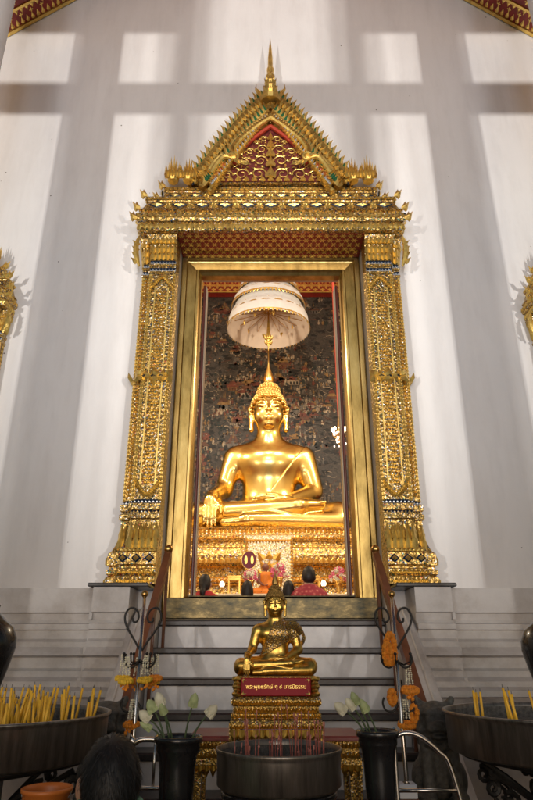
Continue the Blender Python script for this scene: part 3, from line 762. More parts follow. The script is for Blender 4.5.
    def teeth(d, y, n, w, h, mi, mi2=None, k0=.0, k1=.97, tilt=.55):
        for s2 in (-1, 1):
            for i in range(n):
                k = k0 + (k1 - k0) * (i + .5) / n; e = edge(k, d)
                u = (s2 * tilt, -.12, 1)
                lf.cur = mi; lf.leaf((s2 * e.x, y, e.z), w, h, .03, up=u, lean=.25 * s2)
                if mi2 is not None:
                    lf.cur = mi2; lf.leaf((s2 * e.x + s2 * .006, y - .034, e.z + .016), w * .36, h * .55, .010, up=u)
    teeth(.03, -.14, 20, .095, .19, 0, 1, k0=.05, tilt=.45); teeth(.10, -.18, 22, .07, .15, 0, k0=.04); teeth(.17, -.20, 24, .06, .11, 3, k0=.04); teeth(.235, -.215, 20, .08, .16, 0, 1, k0=.07); teeth(.315, -.23, 24, .05, .08, 0, 2, k0=.05)
    teeth(.08, -.165, 26, .035, .05, 4)
    # inner two-lobed arch with curled ends
    arch = [(0, 6.70), (.17, 6.55), (.335, 6.37), (.40, 6.25), (.41, 6.16), (.375, 6.12), (.50, 6.15), (.585, 6.04), (.64, 5.92)]
    red = MB()
    for s2 in (-1, 1):
        lf.cur = 0; lf.curve([(s2 * x, -.25, z + .035) for x, z in arch[:6]], .030, 8, 4); lf.curve([(s2 * (x + .035), -.235, z + .08) for x, z in arch[:5]], .026, 8, 4)
        lf.curve([(s2 * x, -.25, z + .02) for x, z in arch[5:]], .030, 8, 4); lf.curve([(s2 * (x + .03), -.235, z + .055) for x, z in arch[6:]], .026, 8, 4)
        lf.tube([(s2 * (.395 + .045 * math.cos(t)), -.28, 6.15 + .045 * math.sin(t)) for t in [k * .6 for k in range(10)]], [.022 - .0015 * k for k in range(10)], 6)
        for k in range(4): lf.leaf((s2 * (.38 - .03 * k), -.28, 6.10 - .01 * k), .04, .09, .02, up=(-s2 * (.4 + .3 * k), 0, -.6))
        lf.cur = 5; lf.tube([(s2 * x * .965, -.2, z - .045) for x, z in arch[:5]], .024, 6); lf.tube([(s2 * x * .965, -.2, z - .035) for x, z in arch[6:]], .022, 6)
        for i in range(26):
            t = i / 25 * 4; j = min(3, int(t)); f = t - j
            x = arch[j][0] * (1 - f) + arch[j + 1][0] * f; z = arch[j][1] * (1 - f) + arch[j + 1][1] * f
            lf.cur = 3; lf.leaf((s2 * x, -.27, z + .03), .035, .055, .016, up=(s2 * .6, 0, 1))
    lf.build('carved_leaves', ['leafgold', 'green', 'whiteglass', 'leafdark', 'blue', 'redbright'], ped)
    # tympanum scrollwork
    tp = MB(); tp.cur = 1
    tp.prism([(-.66, 5.90), (.66, 5.90), (.54, 6.10), (.42, 6.11), (.41, 6.24), (.34, 6.35), (0, 6.66), (-.34, 6.35), (-.41, 6.24), (-.42, 6.11), (-.54, 6.10)], -.172, -.1)
    tp.cur = 0
    def spiral(cx, cz, r, turns, sg, y=-.185, th=.0085, ph=0):
        n = 22
        tp.tube([(cx + r * (1 - i / n * .85) * math.cos(ph + sg * turns * 2 * math.pi * i / n), y - .012 * i / n, cz + r * (1 - i / n * .85) * math.sin(ph + sg * turns * 2 * math.pi * i / n)) for i in range(n + 1)], [th * (1 - .5 * i / n) for i in range(n + 1)], 5)
        for k in range(6):
            a = ph + sg * turns * 2 * math.pi * k / 9
            tp.leaf((cx + r * math.cos(a) * .9, y, cz + r * math.sin(a) * .9), r * .30, r * .62, .010, up=(math.cos(a + sg * .8), 0, math.sin(a + sg * .8)))
    sp = [(.13, 5.99, .085), (.31, 5.985, .08), (.47, 5.975, .062), (.59, 5.95, .035), (.11, 6.17, .078), (.27, 6.155, .07), (.38, 6.11, .04), (.095, 6.335, .066), (.225, 6.30, .052), (.32, 6.28, .034), (.07, 6.475, .046), (.15, 6.43, .03)]
    for x, z, r in sp:
        for s2 in (-1, 1): spiral(s2 * x, z, r, 1.4, -s2, ph=(math.pi if s2 > 0 else 0))
    for z, w, h in ((5.93, .11, .16), (6.08, .10, .15), (6.22, .09, .15), (6.35, .07, .14), (6.46, .05, .12)): tp.leaf((0, -.20, z), w, h, .04)
    for i in range(17):
        tp.leaf((-.70 + i * .0875, -.185, 5.895), .06, .08, .03)
    tp.build('tympanum', ['leafgold', plain('tympanum_ground', (.16, .03, .025), .35, .2, 20, .5)], ped)
    # corner flame tufts
    for s2 in (-1, 1):
        for x, h in ((1.05, .30), (.885, .26)):
            t = MB()
            t.lathe([(.055, 0), (.065, .03), (.04, .06), (.045, .08)], (s2 * x, -.2, 5.872), 10)
            for k in range(-3, 4): t.leaf((s2 * x + k * .021, -.2 - .02 * (k % 2), 5.90), .042, (h + .05) * (1 - abs(k) * .15), .03, up=(k * .035, 0, 1))
            for k in range(-2, 3): t.leaf((s2 * x + k * .03, -.245, 5.89), .045, h * .55, .02, up=(k * .06, -.1, 1))
            t.build('flame_tuft', 'leafgold', root)
    # spire finial
    s = MB(); s.smooth = False
    s.lathe([(.12, 7.02), (.13, 7.08), (.085, 7.12), (.10, 7.16), (.07, 7.20), (.085, 7.25), (.058, 7.30), (.07, 7.34), (.048, 7.38), (.055, 7.44), (.04, 7.49), (.044, 7.56), (.03, 7.61), (.028, 7.75), (.017, 7.9), (.002, 8.08)], (0, -.17, 0), 14)
    for z, r, h in ((7.10, .06, .12), (7.22, .05, .11), (7.34, .038, .10)):
        for k in range(8):
            a = k * math.pi / 4; s.leaf((r * math.cos(a), -.17 + r * math.sin(a), z), .035, h, .015, up=(math.cos(a) * .35, math.sin(a) * .35, 1), out=(math.cos(a), math.sin(a), 0))
    for s2 in (-1, 1):
        s.tube([(s2 * .05, -.17, 7.1), (s2 * .13, -.17, 7.14), (s2 * .17, -.17, 7.25), (s2 * .165, -.17, 7.33)], [.02, .016, .01, .003], 6)
    s.build('spire', 'leafgold', root)
    return root
sur = make_surround()
for sgn, lab in ((-1, 'gilded window surround at the left edge, only its cornice end in view'), (1, 'gilded window surround at the right edge, only its curled cornice end in view')):
    c = copy_tree(sur); c.name = 'window_surround'; c.location = (sgn * 3.615 if sgn < 0 else 3.575, -.075, 1.704 + .04); c.scale = (.75, .75, .75); c['label'] = lab; c['category'] = 'window surround'
    if sgn > 0: c.location.z -= .06
    w = MB(); w.v = []; x = c.location.x
    w.box(x - .7, x + .7, -.03, -.002, 1.70, 4.25); o = w.build('shutter', 'leafdark', c)
    for vv in o.data.vertices: vv.co /= .75
    o.matrix_parent_inverse = Matrix.Identity(4)

# ---- handrails
for sgn, lab in ((-1, 'wooden handrail left of the steps, behind the stand of yellow and white garlands'), (1, 'wooden handrail right of the steps, behind the stand of orange garlands')):
    hr = thing('handrail', lab, 'handrail', (sgn * .93, -1.3, 0), 'wooden handrails beside the steps')
    a, e = Vector((sgn * .862, -.22, 1.95)), Vector((sgn * .93, -1.42, .68))
    b = MB(); d = (e - a)
    b.loft([[p + Vector((sx * .026, 0, sz * .045)) for sx, sz in ((-1, -1), (1, -1), (1, 1), (-1, 1))] for p in (a, a.lerp(e, .5), e)], True, True, True)
    b.build('rail', 'wood', hr)
    b = MB(); b.smooth = True; b.ball(a + Vector((0, -.01, .035)), .036, 12, 8); b.build('brass_cap', 'brass', hr)
    for t in (.02, .33, .66, .97):
        b = MB(); p = a.lerp(e, t); zst = next((z for i, z in enumerate(zs) if p.y < -.1 - .24 * i + .24 and p.y >= -.1 - .24 * i), 0)
        b.tube([(p.x, p.y, zst - .005), (p.x, p.y, p.z)], .013, 8); b.build('baluster', 'wood', hr)
    b = MB(); b.bbox(sgn * .93 - .04, sgn * .93 + .04, -1.50, -1.42, .0, .78, .008); b.build('newel_post', 'wood', hr)
    b = MB(); b.smooth = True; b.lathe([(.03, 0), (.02, .02), (.045, .05), (.05, .08), (.04, .11), (.002, .125)], (sgn * .93, -1.46, .78), 14); b.build('newel_cap', 'brass', hr)

# ================================================================== SEATED BUDDHA (earth-touching pose), unit = half the lap width
def torso_prims(s, infl=0):
    s.ell((0, .10, .30), (.44, .30, .24), .08, infl); s.ell((0, .09, .58), (.335, .225, .36), .1, infl)
    s.ell((0, .07, .92), (.44, .245, .30), .12, infl); s.cap((-.36, .09, 1.04), (.36, .09, 1.04), .14, .14, .14, infl)
    s.cap((-.32, .08, 1.09), (.0, .06, 1.22), .09, .12, .12, infl); s.cap((.32, .08, 1.09), (.0, .06, 1.22), .09, .12, .12, infl)
    s.ell((0, -.05, .98), (.32, .14, .15), .14, infl)
def buddha_body(hs):
    s = SDF((-1.12, -.85, -.06), (1.12, .5, 1.45 + .6 * hs), .0125)
    torso_prims(s)
    s.cap((0, .05, 1.12), (0, .02, 1.42), .16, .135 * hs, .09)
    H = lambda x, y, z: (x * hs, .02 + (y - .02) * hs, 1.42 + (z - 1.42) * hs)
    E = lambda c, r, k: s.ell(H(*c), [q * hs for q in r], k)
    def C(a, b, ra, rb, k): s.cap(H(*a), H(*b), ra * hs, rb * hs, k)
    def CH(pts, r, k): s.chain([H(*p) for p in pts], [q * hs for q in r], k)
    # head: full oval, lowered eyes, slim nose, gentle mouth
    E((0, .01, 1.65), (.196, .212, .25), .03); E((0, -.045, 1.515), (.150, .145, .130), .08); E((0, -.135, 1.43), (.05, .045, .035), .05)
    for sg in (-1, 1):
        E((sg * .10, -.105, 1.545), (.062, .07, .075), .05)
        CH([(sg * .020, -.200, 1.678), (sg * .062, -.211, 1.714), (sg * .108, -.190, 1.717), (sg * .156, -.132, 1.690)], [.008, .010, .010, .006], .016)
        E((sg * .080, -.172, 1.648), (.056, .030, .024), .016)
        CH([(sg * .034, -.203, 1.636), (sg * .08, -.204, 1.628), (sg * .132, -.160, 1.640)], [.006, .008, .005], .008)
        CH([(sg * .198, .02, 1.73), (sg * .222, .035, 1.68), (sg * .215, .02, 1.58), (sg * .205, .0, 1.40)], [.022, .032, .026, .034], .02)
        E((sg * .024, -.226, 1.566), (.019, .02, .015), .014)
    CH([(0, -.200, 1.680), (0, -.226, 1.62), (0, -.250, 1.575)], [.012, .015, .021], .018)
    CH([(-.055, -.178, 1.512), (-.02, -.200, 1.505), (.02, -.200, 1.505), (.055, -.178, 1.512)], [.008, .013, .013, .008], .008)
    E((0, -.192, 1.482), (.040, .022, .013), .012)
    # arms: viewer's left reaches over the knee, viewer's right rests in the lap
    s.cap((-.455, .08, 1.03), (-.575, .03, .60), .14, .108, .09); s.cap((-.575, .03, .60), (-.69, -.36, .43), .105, .066, .06)
    s.cap((-.69, -.36, .43), (-.70, -.45, .37), .064, .066, .04); s.ell((-.70, -.490, .315), (.078, .036, .09), .03)
    for i, (x, l) in enumerate(((-.752, .20), (-.706, .245), (-.660, .255), (-.616, .22))):
        s.chain([(x - .015, -.505, .26), (x - .015, -.53, .26 - l * .5), (x - .01, -.52, .26 - l)], [.0245, .0225, .016], .006)
    s.chain([(-.63, -.46, .34), (-.575, -.50, .27), (-.565, -.515, .19)], [.03, .027, .019], .012)
    s.cap((.455, .08, 1.03), (.575, .05, .58), .14, .108, .09); s.cap((.575, .05, .58), (.28, -.34, .40), .105, .07, .06)
    s.ell((.15, -.42, .385), (.14, .085, .045), .05)
    for i, (y, l) in enumerate(((-.36, .20), (-.405, .235), (-.45, .235), (-.49, .20))):
        s.chain([(.07, y, .39), (-.03, y - .005, .395), (.05 - l, y, .385)], [.026, .025, .018], .012)
    s.chain([(.17, -.36, .42), (.07, -.33, .455), (-.02, -.34, .46)], [.028, .025, .018], .015)
    # folded legs
    s.cap((.22, .10, .22), (.82, -.16, .20), .24, .19, .08); s.cap((-.22, .10, .22), (-.82, -.16, .20), .24, .19, .08)
    s.ell((.87, -.22, .19), (.14, .18, .185), .08); s.ell((-.87, -.22, .19), (.14, .18, .185), .08)
    s.cap((.84, -.32, .12), (-.25, -.56, .105), .125, .085, .05); s.cap((-.84, -.31, .21), (.36, -.50, .275), .14, .09, .035)
    # soles
    s.cap((.36, -.50, .285), (.62, -.40, .31), .075, .06, .04); s.cap((-.25, -.56, .09), (-.52, -.54, .075), .075, .055, .04)
    for i in range(5): s.cap((.61, -.47 + .032 * i, .325), (.675 - .012 * i, -.465 + .034 * i, .332), .019, .017, .008)
    s.ell((0, -.15, .12), (.55, .40, .11), .06)
    s.clip((0, 0, -1), .004)
    return s.mesh('seated_body', 1)
def sash(kind):
    """robe shell over the chest: diagonal from the viewer's right shoulder to the left side of the waist"""
    s = SDF((-.75, -.55, .12), (.85, .55, 1.36), .0125)
    infl = .016 if kind == 'thin' else .036
    torso_prims(s, infl)
    s.cap((.455, .08, 1.03), (.575, .05, .60), .14, .108, .09, infl)
    if kind == 'thin':
        n = np.array((-.80, 0, .60)); s.clip(tuple(n), .32 )
        s.clip((0, 0, -1), -.40)
    else:
        s.clip((-.91, 0, .41), .545); s.clip((.45, 0, -.89), -.53)
    me = s.mesh('robe', 1)
    return me
def hair_mb(h=1.0):
    b = MB(); b.smooth = True
    rng = random.Random(3)
    # cap with hairline, then curls laid in rows
    def surf(th, ph):   # ph 0 = top
        r = (.212, .232, .262)
        return Vector((r[0] * math.sin(ph) * math.cos(th), .018 + r[1] * math.sin(ph) * math.sin(th), 1.655 + r[2] * math.cos(ph)))
    rings = []
    for i in range(13):
        row = []
        for j in range(40):
            th = 2 * math.pi * j / 40
            front = max(0, -math.sin(th))
            lim = 1.95 - .86 * front ** .75 + (.10 * (1 - abs(math.cos(th)) * 3) if front > .9 and abs(math.cos(th)) < .33 else 0)
            row.append(surf(th, lim * (1 - i / 12) + .02))
        rings.append(row)
    b.loft(rings, True, False, True)
    for i in range(1, 15):
        ph = i * .135
        n = max(6, int(2 * math.pi * .23 * math.sin(min(ph, 1.57)) / .036))
        for j in range(n):
            th = 2 * math.pi * (j + .5 * (i % 2)) / n
            front = max(0, -math.sin(th)); lim = 1.95 - .86 * front ** .75
            if ph > lim: continue
            p = surf(th, ph); b.ball(p, .021, 6, 4)
    b.lathe([(.135, 0), (.132, .04), (.11, .09), (.07, .125), (.02, .14)], (0, .02, 1.87), 24)
    for i in range(4):
        r = .135 * math.cos(i * .36); n = int(2 * math.pi * r / .036)
        for j in range(n): b.ball((r * math.cos(2 * math.pi * j / n), .02 + r * math.sin(2 * math.pi * j / n), 1.885 + .125 * math.sin(i * .36)), .02, 6, 4)
    return b
def flame_mb():
    b = MB(); b.smooth = True
    b.lathe([(.03, 0), (.055, .02), (.06, .05), (.05, .10), (.036, .17), (.024, .20), (.014, .25), (.007, .30), (.001, .33)], (0, .02, 2.0), 14, 1, .7)
    b.smooth = False
    for k in range(6):
        a = k * math.pi / 3; b.leaf((.055 * math.cos(a), .02 + .04 * math.sin(a), 2.03), .045, .13, .012, up=(-math.cos(a) * .12, -math.sin(a) * .1, 1), out=(math.cos(a), math.sin(a), 0))
    return b
body_me = buddha_body(1.12); small_me = buddha_body(1.22); thin_me = sash('thin'); sash_me = sash('wide')
def scaled(o, s): o.scale = (s, s, s)
bb = thing('buddha_statue', 'large polished gold seated Buddha statue under the white parasol inside the hall', 'statue', (0, 6.5, 3.225))
scaled(bb, 1.545)
o = mesh_obj('body', body_me, 'buddha', bb); mesh_obj('robe', thin_me, 'buddha', bb)
h_ = hair_mb().build('hair', 'buddha_hair'); h_.parent = bb
fl_ = flame_mb().build('flame_finial', 'buddha_hair'); fl_.parent = bb
for q in (h_, fl_): q.scale = (1.12,) * 3; q.location = (0, .02 - .02 * 1.12, 1.42 - 1.42 * 1.12)
sb = thing('buddha_statue', 'small old gold seated Buddha statue with jewelled sash on the tall carved table', 'statue', (0, -2.1, 1.086))
scaled(sb, .203)
mesh_obj('body', small_me, 'smallgold', sb); mesh_obj('robe_sash', sash_me, 'sash', sb)
h2 = mesh_obj('hair', h_.data.copy(), 'smallhair', sb); f2 = mesh_obj('flame_finial', fl_.data.copy(), 'smallhair', sb)
for q in (h2, f2): q.scale = (1.22,) * 3; q.location = (0, .02 - .02 * 1.22, 1.42 - 1.42 * 1.22)
# folded end of the sash over the viewer's right arm, and an armlet
b = MB()
pts = [(.30, -.22, 1.16), (.52, -.10, 1.16), (.66, .0, 1.02), (.74, .03, .86), (.66, -.06, .74)]
b.loft([[Vector(p) + Vector((0, -.05, .10)), Vector(p) + Vector((.03, -.075, 0)), Vector(p) + Vector((0, -.05, -.10)), Vector(p) + Vector((-.03, 0, 0))] for p in pts], True, True, True)
for v in range(len(b.v)): b.v[v] = tuple(b.v[v])
e_ = b.build('sash_end', 'sash'); e_.parent = sb
b = MB(); b.smooth = True
for (c, r) in (((-.672, -.395, .452), .085),):
    b.tube([(c[0] + r * math.cos(t), c[1] - .02 * math.sin(t), c[2] + r * math.sin(t)) for t in [k * math.pi / 8 for k in range(17)]], .018, 6)
w_ = b.build('bracelet', 'carvsmall'); w_.parent = sb

# ---- throne of the big statue
th = thing('throne', 'broad gilded tiered throne with rows of carved leaves under the big Buddha', 'throne', (0, 6.6, 1.2)); th.scale = (1, 1, .938)
def tier(mb, z0, prof, hx, hy, cy=6.6):
    rings = []
    for o, z in prof:
        ring = []
        for a in range(48):
            t = 2 * math.pi * a / 48
            cx_, sy_ = math.cos(t), math.sin(t); p = .45
            x = (hx + o) * math.copysign(abs(cx_) ** p, cx_); y = (hy + o) * math.copysign(abs(sy_) ** p, sy_)
            ring.append((x, cy + y, z))
        rings.append(ring)
    mb.loft(rings, True, True, True)
def tier_front(hx, hy, o, x, cy=6.6):
    u = min(.999, abs(x) / (hx + o)); return cy - (hy + o) * (1 - u ** (2 / .45)) ** (.45 / 2)
b = MB()
prof = [(.42, 1.2), (.42, 1.44), (.42, 1.60), (.34, 1.66), (.30, 1.80), (.36, 1.86), (.36, 1.93), (.24, 2.0), (.14, 2.16), (.12, 2.28), (.18, 2.32), (.18, 2.40), (.10, 2.44), (.06, 2.52), (.10, 2.60), (.22, 2.68), (.24, 2.80), (.20, 2.92), (.08, 3.0), (.05, 3.06), (.10, 3.10), (.10, 3.18), (.02, 3.22), (.0, 3.3), (.03, 3.34), (-.02, 3.362)]
tier(b, 0, prof, 1.75, 1.15); thb = b.build('tiers', 'throne', th)
lf = MB()
def trow(z, o, n, w, h, d, up=(0, 0, 1), mi=0):
    lf.cur = mi
    for i in range(n):
        x = -1.6 + (i + .5) * 3.2 / n
        lf.leaf((x, tier_front(1.75, 1.15, o, x) - .004, z), w, h, d, up)
for z, o, n, w, h, up in ((1.87, .36, 44, .075, .07, (0, 0, 1)), (2.02, .235, 36, .09, .14, (0, .5, 1)), (2.30, .16, 48, .07, .05, (0, 0, -1)), (2.33, .18, 46, .07, .07, (0, 0, 1)), (2.42, .15, 60, .05, .05, (0, 0, -1)), (2.66, .21, 34, .10, .16, (0, 0, 1)), (2.98, .10, 34, .10, .14, (0, -.35, -1)), (3.11, .10, 52, .06, .06, (0, 0, 1)), (3.24, .0, 44, .07, .09, (0, 0, 1)), (2.62, .12, 60, .05, .06, (0, .4, -1)), (1.62, .40, 40, .08, .12, (0, .3, 1))):
    trow(z, o, n, w, h, .03, up)
lf.build('carved_leaves', 'throneleaf', thb)
b = MB(); b.cur = 0
yf = 6.6 - 1.15 - .30
b.bbox(-.40, .40, yf - .03, yf + .35, 1.9, 3.14, .02)
b.cur = 1
for i in range(15):
    b.leaf((-.37 + i * .053, yf - .032, 3.06), .05, .07, .02, up=(0, 0, -1)); b.leaf((-.37 + i * .053, yf - .032, 1.95), .05, .07, .02)
for z in range(17):
    for s2 in (-1, 1): b.leaf((s2 * .375, yf - .03, 1.98 + z * .066), .045, .07, .02)
for k in range(4):
    for s2 in (-1, 1): b.leaf((s2 * (.06 + .04 * (k % 2)), yf - .034, 2.25 + k * .15), .12, .17, .03, up=(s2 * .7, 0, 1))
    b.leaf((0, yf - .036, 2.2 + k * .17), .10, .16, .035)
b.build('brocade_panel', ['clothgold', 'throneleaf'], th)
# ---- tiered parasol on a pole behind the statue
ps = thing('parasol', 'tall white tiered ceremonial parasol with gold trimmed edges above the big Buddha', 'parasol', (0, 7.3, 3.36))
b = MB(); b.smooth = True
b.lathe([(.016, 3.36), (.016, 11.0)], (0, 7.3, 0), 12); b.build('pole', 'brass', ps)
tiers = [(.93, 7.97, .46), (.835, 8.53, .30), (.70, 8.90, .28), (.565, 9.26, .26), (.43, 9.58, .24), (.30, 9.88, .22)]
PC = (0, 7.0, 0)
for i, (r, z, h) in enumerate(tiers):
    nr = tiers[i + 1][0] if i + 1 < len(tiers) else .08; nz = tiers[i + 1][1] if i + 1 < len(tiers) else z + .4
    b = MB(); b.smooth = True; b.cur = 0
    n = 64
    def rg(rr, zz, wav=0): return [((rr + wav * math.sin(a * 20 * 2 * math.pi / n * 1.0)) * math.cos(2 * math.pi * a / n), PC[1] + (rr + wav * math.sin(a * 20 * 2 * math.pi / n)) * math.sin(2 * math.pi * a / n), zz) for a in range(n)]
    b.loft([rg(r + .014, z, .006), rg(r - .012, z + h * .3, .005), rg(r - .03, z + h * .6, .004), rg(r - .075, z + h * .86), rg(r - .14, z + h), rg(min(r - .16, nr - .06), nz + .03)], True)
    b.cur = 1; b.loft([rg(r + .004, z + .002, .006), rg(r - .04, z + h * .5), rg(r - .11, z + h * .86), rg(nr * .5, nz - .02), rg(.03, nz)], True)
    top = b.build('canopy', ['parasol', 'parasolin'], ps)
    b = MB()
    for a in range(0, 64):
        t = 2 * math.pi * a / 64
        b.leaf((( r + .012) * math.cos(t), PC[1] + (r + .012) * math.sin(t), z + .03), .05, .07, .008, up=(0, 0, -1), out=(math.cos(t), math.sin(t), 0))
    b.lathe([(r + .018, z + .02), (r + .018, z + .05)], PC, 64, cap=False); b.lathe([(r - .028, z + h * .60), (r - .045, z + h * .68)], PC, 64, cap=False)
    b.build('gold_trim', 'leafgold', top)
    if i == 0:
        b = MB()
        for a in range(20):
            t = 2 * math.pi * a / 20
            b.tube([(.05 * math.cos(t), PC[1] + .05 * math.sin(t), nz - .1), ((r - .06) * math.cos(t), PC[1] + (r - .06) * math.sin(t), z + h * .82)], .008, 4)
        b.build('ribs', 'brass', ps)
        b = MB(); b.smooth = True
        b.lathe([(.002, 7.44), (.012, 7.48), (.008, 7.52), (.03, 7.58), (.06, 7.66), (.045, 7.74), (.07, 7.80), (.04, 7.9), (.025, 8.2)], PC, 14)
        b.smooth = False
        for zz, rr, hh in ((7.6, .045, .10), (7.72, .06, .12)):
            for k in range(10): a = k * math.pi / 5; b.leaf((rr * math.cos(a), PC[1] + rr * math.sin(a), zz), .05, hh, .02, up=(math.cos(a) * .6, math.sin(a) * .6, 1), out=(math.cos(a), math.sin(a), 0))
        for k in range(8):
            a = k * math.pi / 4 + .2; b.leaf((.55 * math.cos(a), PC[1] + .55 * math.sin(a), 8.15), .07, .12, .03, up=(0, 0, -1), out=(math.cos(a), math.sin(a), 0))
        b.build('gold_pendant', 'leafgold', ps)
b = MB(); b.tube([(0, 7.3, 10.9), (0, 7.15, 10.97), (0, 7.0, 10.9), (0, 7.0, 8.2)], .02, 8); b.build('pole_hook', 'brass', ps)

# ---- chandelier at the right of the opening
ch = thing('chandelier', 'lit crystal chandelier on a red sleeved chain at the right of the doorway view', 'chandelier', (1.075, 3.5, 4.25))
b = MB(); b.tube([(1.075, 3.5, 4.55), (1.075, 3.5, 7.4), (1.075, 3.5, 11.31)], .018, 8); b.build('sleeved_chain', 'redbright', ch)
b = MB(); b.lathe([(.01, 4.08), (.03, 4.12), (.02, 4.2), (.04, 4.3), (.02, 4.56)], (1.075, 3.5, 0), 10)
for k in range(8):
    a = k * math.pi / 4
    b.tube([(1.075 + r * math.cos(a), 3.5 + r * math.sin(a), z) for r, z in ((.02, 4.28), (.06, 4.22), (.10, 4.24), (.11, 4.30))], .006, 5)
b.build('arms', 'brass', ch)
b = MB()
for k in range(8):
    a = k * math.pi / 4; b.ball((1.075 + .11 * math.cos(a), 3.5 + .11 * math.sin(a), 4.34), .022, 8, 6, 1.4)
b.build('bulbs', 'lampglow', ch)
b = MB()
for k in range(36):
    a = rnd(0, 6.28); r = rnd(.01, .11); b.ball((1.075 + r * math.cos(a), 3.5 + r * math.sin(a), rnd(4.06, 4.30)), .012, 6, 4, 1.5)
b.build('crystals', 'crystal', ch)

# ---- altar in front of the throne
at_ = thing('altar_table', 'low gilded altar table with white cloth top in front of the throne', 'altar table', (0, 3.8, 1.2))
b = MB(); b.bbox(-1.25, 1.25, 3.45, 4.15, 1.86, 1.93, .01); b.build('table_top', plain('ivory_cloth', (.72, .62, .45), .7, 0, 8, .1), at_)
b = MB(); b.bbox(-1.2, 1.2, 3.5, 4.1, 1.70, 1.86, .01)
for i in range(24): b.leaf((-1.15 + i * .1, 3.498, 1.72), .09, .12, .02)
b.build('apron', 'throne', at_)
for s2 in (-1, 1):
    for y in (3.55, 4.05): b = MB(); b.bbox(s2 * 1.12 - .05, s2 * 1.12 + .05, y - .05, y + .05, 1.201, 1.70, .01); b.build('leg', 'throne', at_)
def offering_stand(x, y, lab):
    t = thing('offering_stand', lab, 'offering stand', (x, y, 1.932), 'small gold offering stands on the altar')
    b = MB(); b.bbox(x - .10, x + .10, y - .08, y + .08, 2.16, 2.185, .005); b.bbox(x - .09, x + .09, y - .07, y + .07, 2.12, 2.16, .004); b.build('top', 'throneleaf', t)
    for sx in (-1, 1):
        for sy in (-1, 1): b = MB(); b.bbox(x + sx * .075 - .014, x + sx * .075 + .014, y + sy * .055 - .014, y + sy * .055 + .014, 1.932, 2.12, .004); b.build('leg', 'throneleaf', t)
offering_stand(-.50, 3.62, 'small gold four legged offering stand between the woman in red and the maroon fan')
offering_stand(.62, 3.66, 'small gold four legged offering stand half hidden by the man in the patterned shirt')
def altar_lamp(x, y, lab):
    t = thing('altar_lamp', lab, 'lamp', (x, y, 1.932), 'small lit lamps on the altar')
    b = MB(); b.smooth = True; b.lathe([(.035, 0), (.035, .015), (.012, .03), (.012, .09), (.03, .11)], (x, y, 1.932), 12); b.build('stand', 'brass', t)
    b = MB(); b.smooth = True; b.ball((x, y, 2.075), .035, 10, 8, 1.3); b.build('glowing_bulb', 'lampglow', t)
altar_lamp(-.68, 3.7, 'small lit lamp on the altar beside the woman in red'); altar_lamp(.76, 3.58, 'small lit lamp on the altar right of the man in the patterned shirt')
# orange robed monk figure
mk = thing('monk_statue', 'small seated monk figure in bright orange robe on the altar between two bouquets', 'statue', (-.06, 3.72, 1.932))
s = SDF((-.22, -.2, -.02), (.22, .16, .5), .008)
s.cap((0, 0, .12), (0, 0, .26), .06, .065, .03); s.cap((0, 0, .28), (0, -.005, .33), .028, .026, .02); s.ell((0, -.005, .385), (.045, .052, .06), .015)
s.ell((0, -.055, .38), (.008, .012, .015), .01)
for sg in (-1, 1):
    s.ell((sg * .018, -.052, .392), (.01, .006, .006), .004); s.ell((sg * .046, 0, .385), (.008, .012, .02), .006)
    s.chain([(sg * .075, 0, .27), (sg * .10, -.01, .18), (sg * .03, -.09, .13)], [.028, .024, .016], .02)
    s.cap((sg * .05, 0, .05), (sg * .14, -.06, .045), .055, .04, .03); s.cap((sg * .14, -.07, .035), (-sg * .04, -.12, .035), .036, .028, .02)
    for k in range(4): s.cap((sg * .03, -.095 - .008 * k, .125), (-sg * .01, -.10 - .008 * k, .122), .006, .005, .003)
mesh_obj('body', s.mesh('monk_body', 1), 'skinmonk', mk)
s = SDF((-.24, -.2, -.02), (.24, .18, .36), .008)
s.cap((0, 0, .10), (0, 0, .26), .074, .078, .03); s.cap((.07, 0, .27), (.10, -.01, .18), .04, .04, .03); s.cap((.10, -.01, .18), (.05, -.08, .13), .04, .03, .02)
for sg in (-1, 1): s.cap((sg * .05, 0, .05), (sg * .14, -.06, .045), .066, .052, .03); s.cap((sg * .14, -.07, .035), (-sg * .02, -.12, .035), .044, .036, .02)
s.clip((0, 0, 1), .32); s.clip((0, 0, -1), .0)
mesh_obj('robe', s.mesh('monk_robe', 1), 'orange', mk)
# talipot fan
fn = thing('ceremonial_fan', 'round maroon ceremonial fan with gold rim on a stand beside the orange robed figure', 'fan', (-.30, 3.85, 1.932))
b = MB(); b.prism([(-.30 + .105 * math.cos(t), 2.43 + .125 * math.sin(t)) for t in [k * math.pi / 16 for k in range(32)]], 3.80, 3.82); b.build('fan_disc', 'maroon', fn)
b = MB(); b.tube([(-.30 + .105 * math.cos(t), 3.81, 2.43 + .125 * math.sin(t)) for t in [k * math.pi / 16 for k in range(33)]], .009, 6)
for s2 in (-1, 1): b.prism([(-.30 + s2 * .045 + .022 * math.cos(t), 2.43 + .06 * math.sin(t)) for t in [k * math.pi / 6 for k in range(12)]], 3.790, 3.799)
b.tube([(-.30, 3.83, 1.94), (-.30, 3.83, 2.31)], .01, 6); b.lathe([(.06, 1.932), (.06, 1.945), (.015, 1.96)], (-.30, 3.83, 0), 12); b.build('gold_rim', 'leafgold', fn)
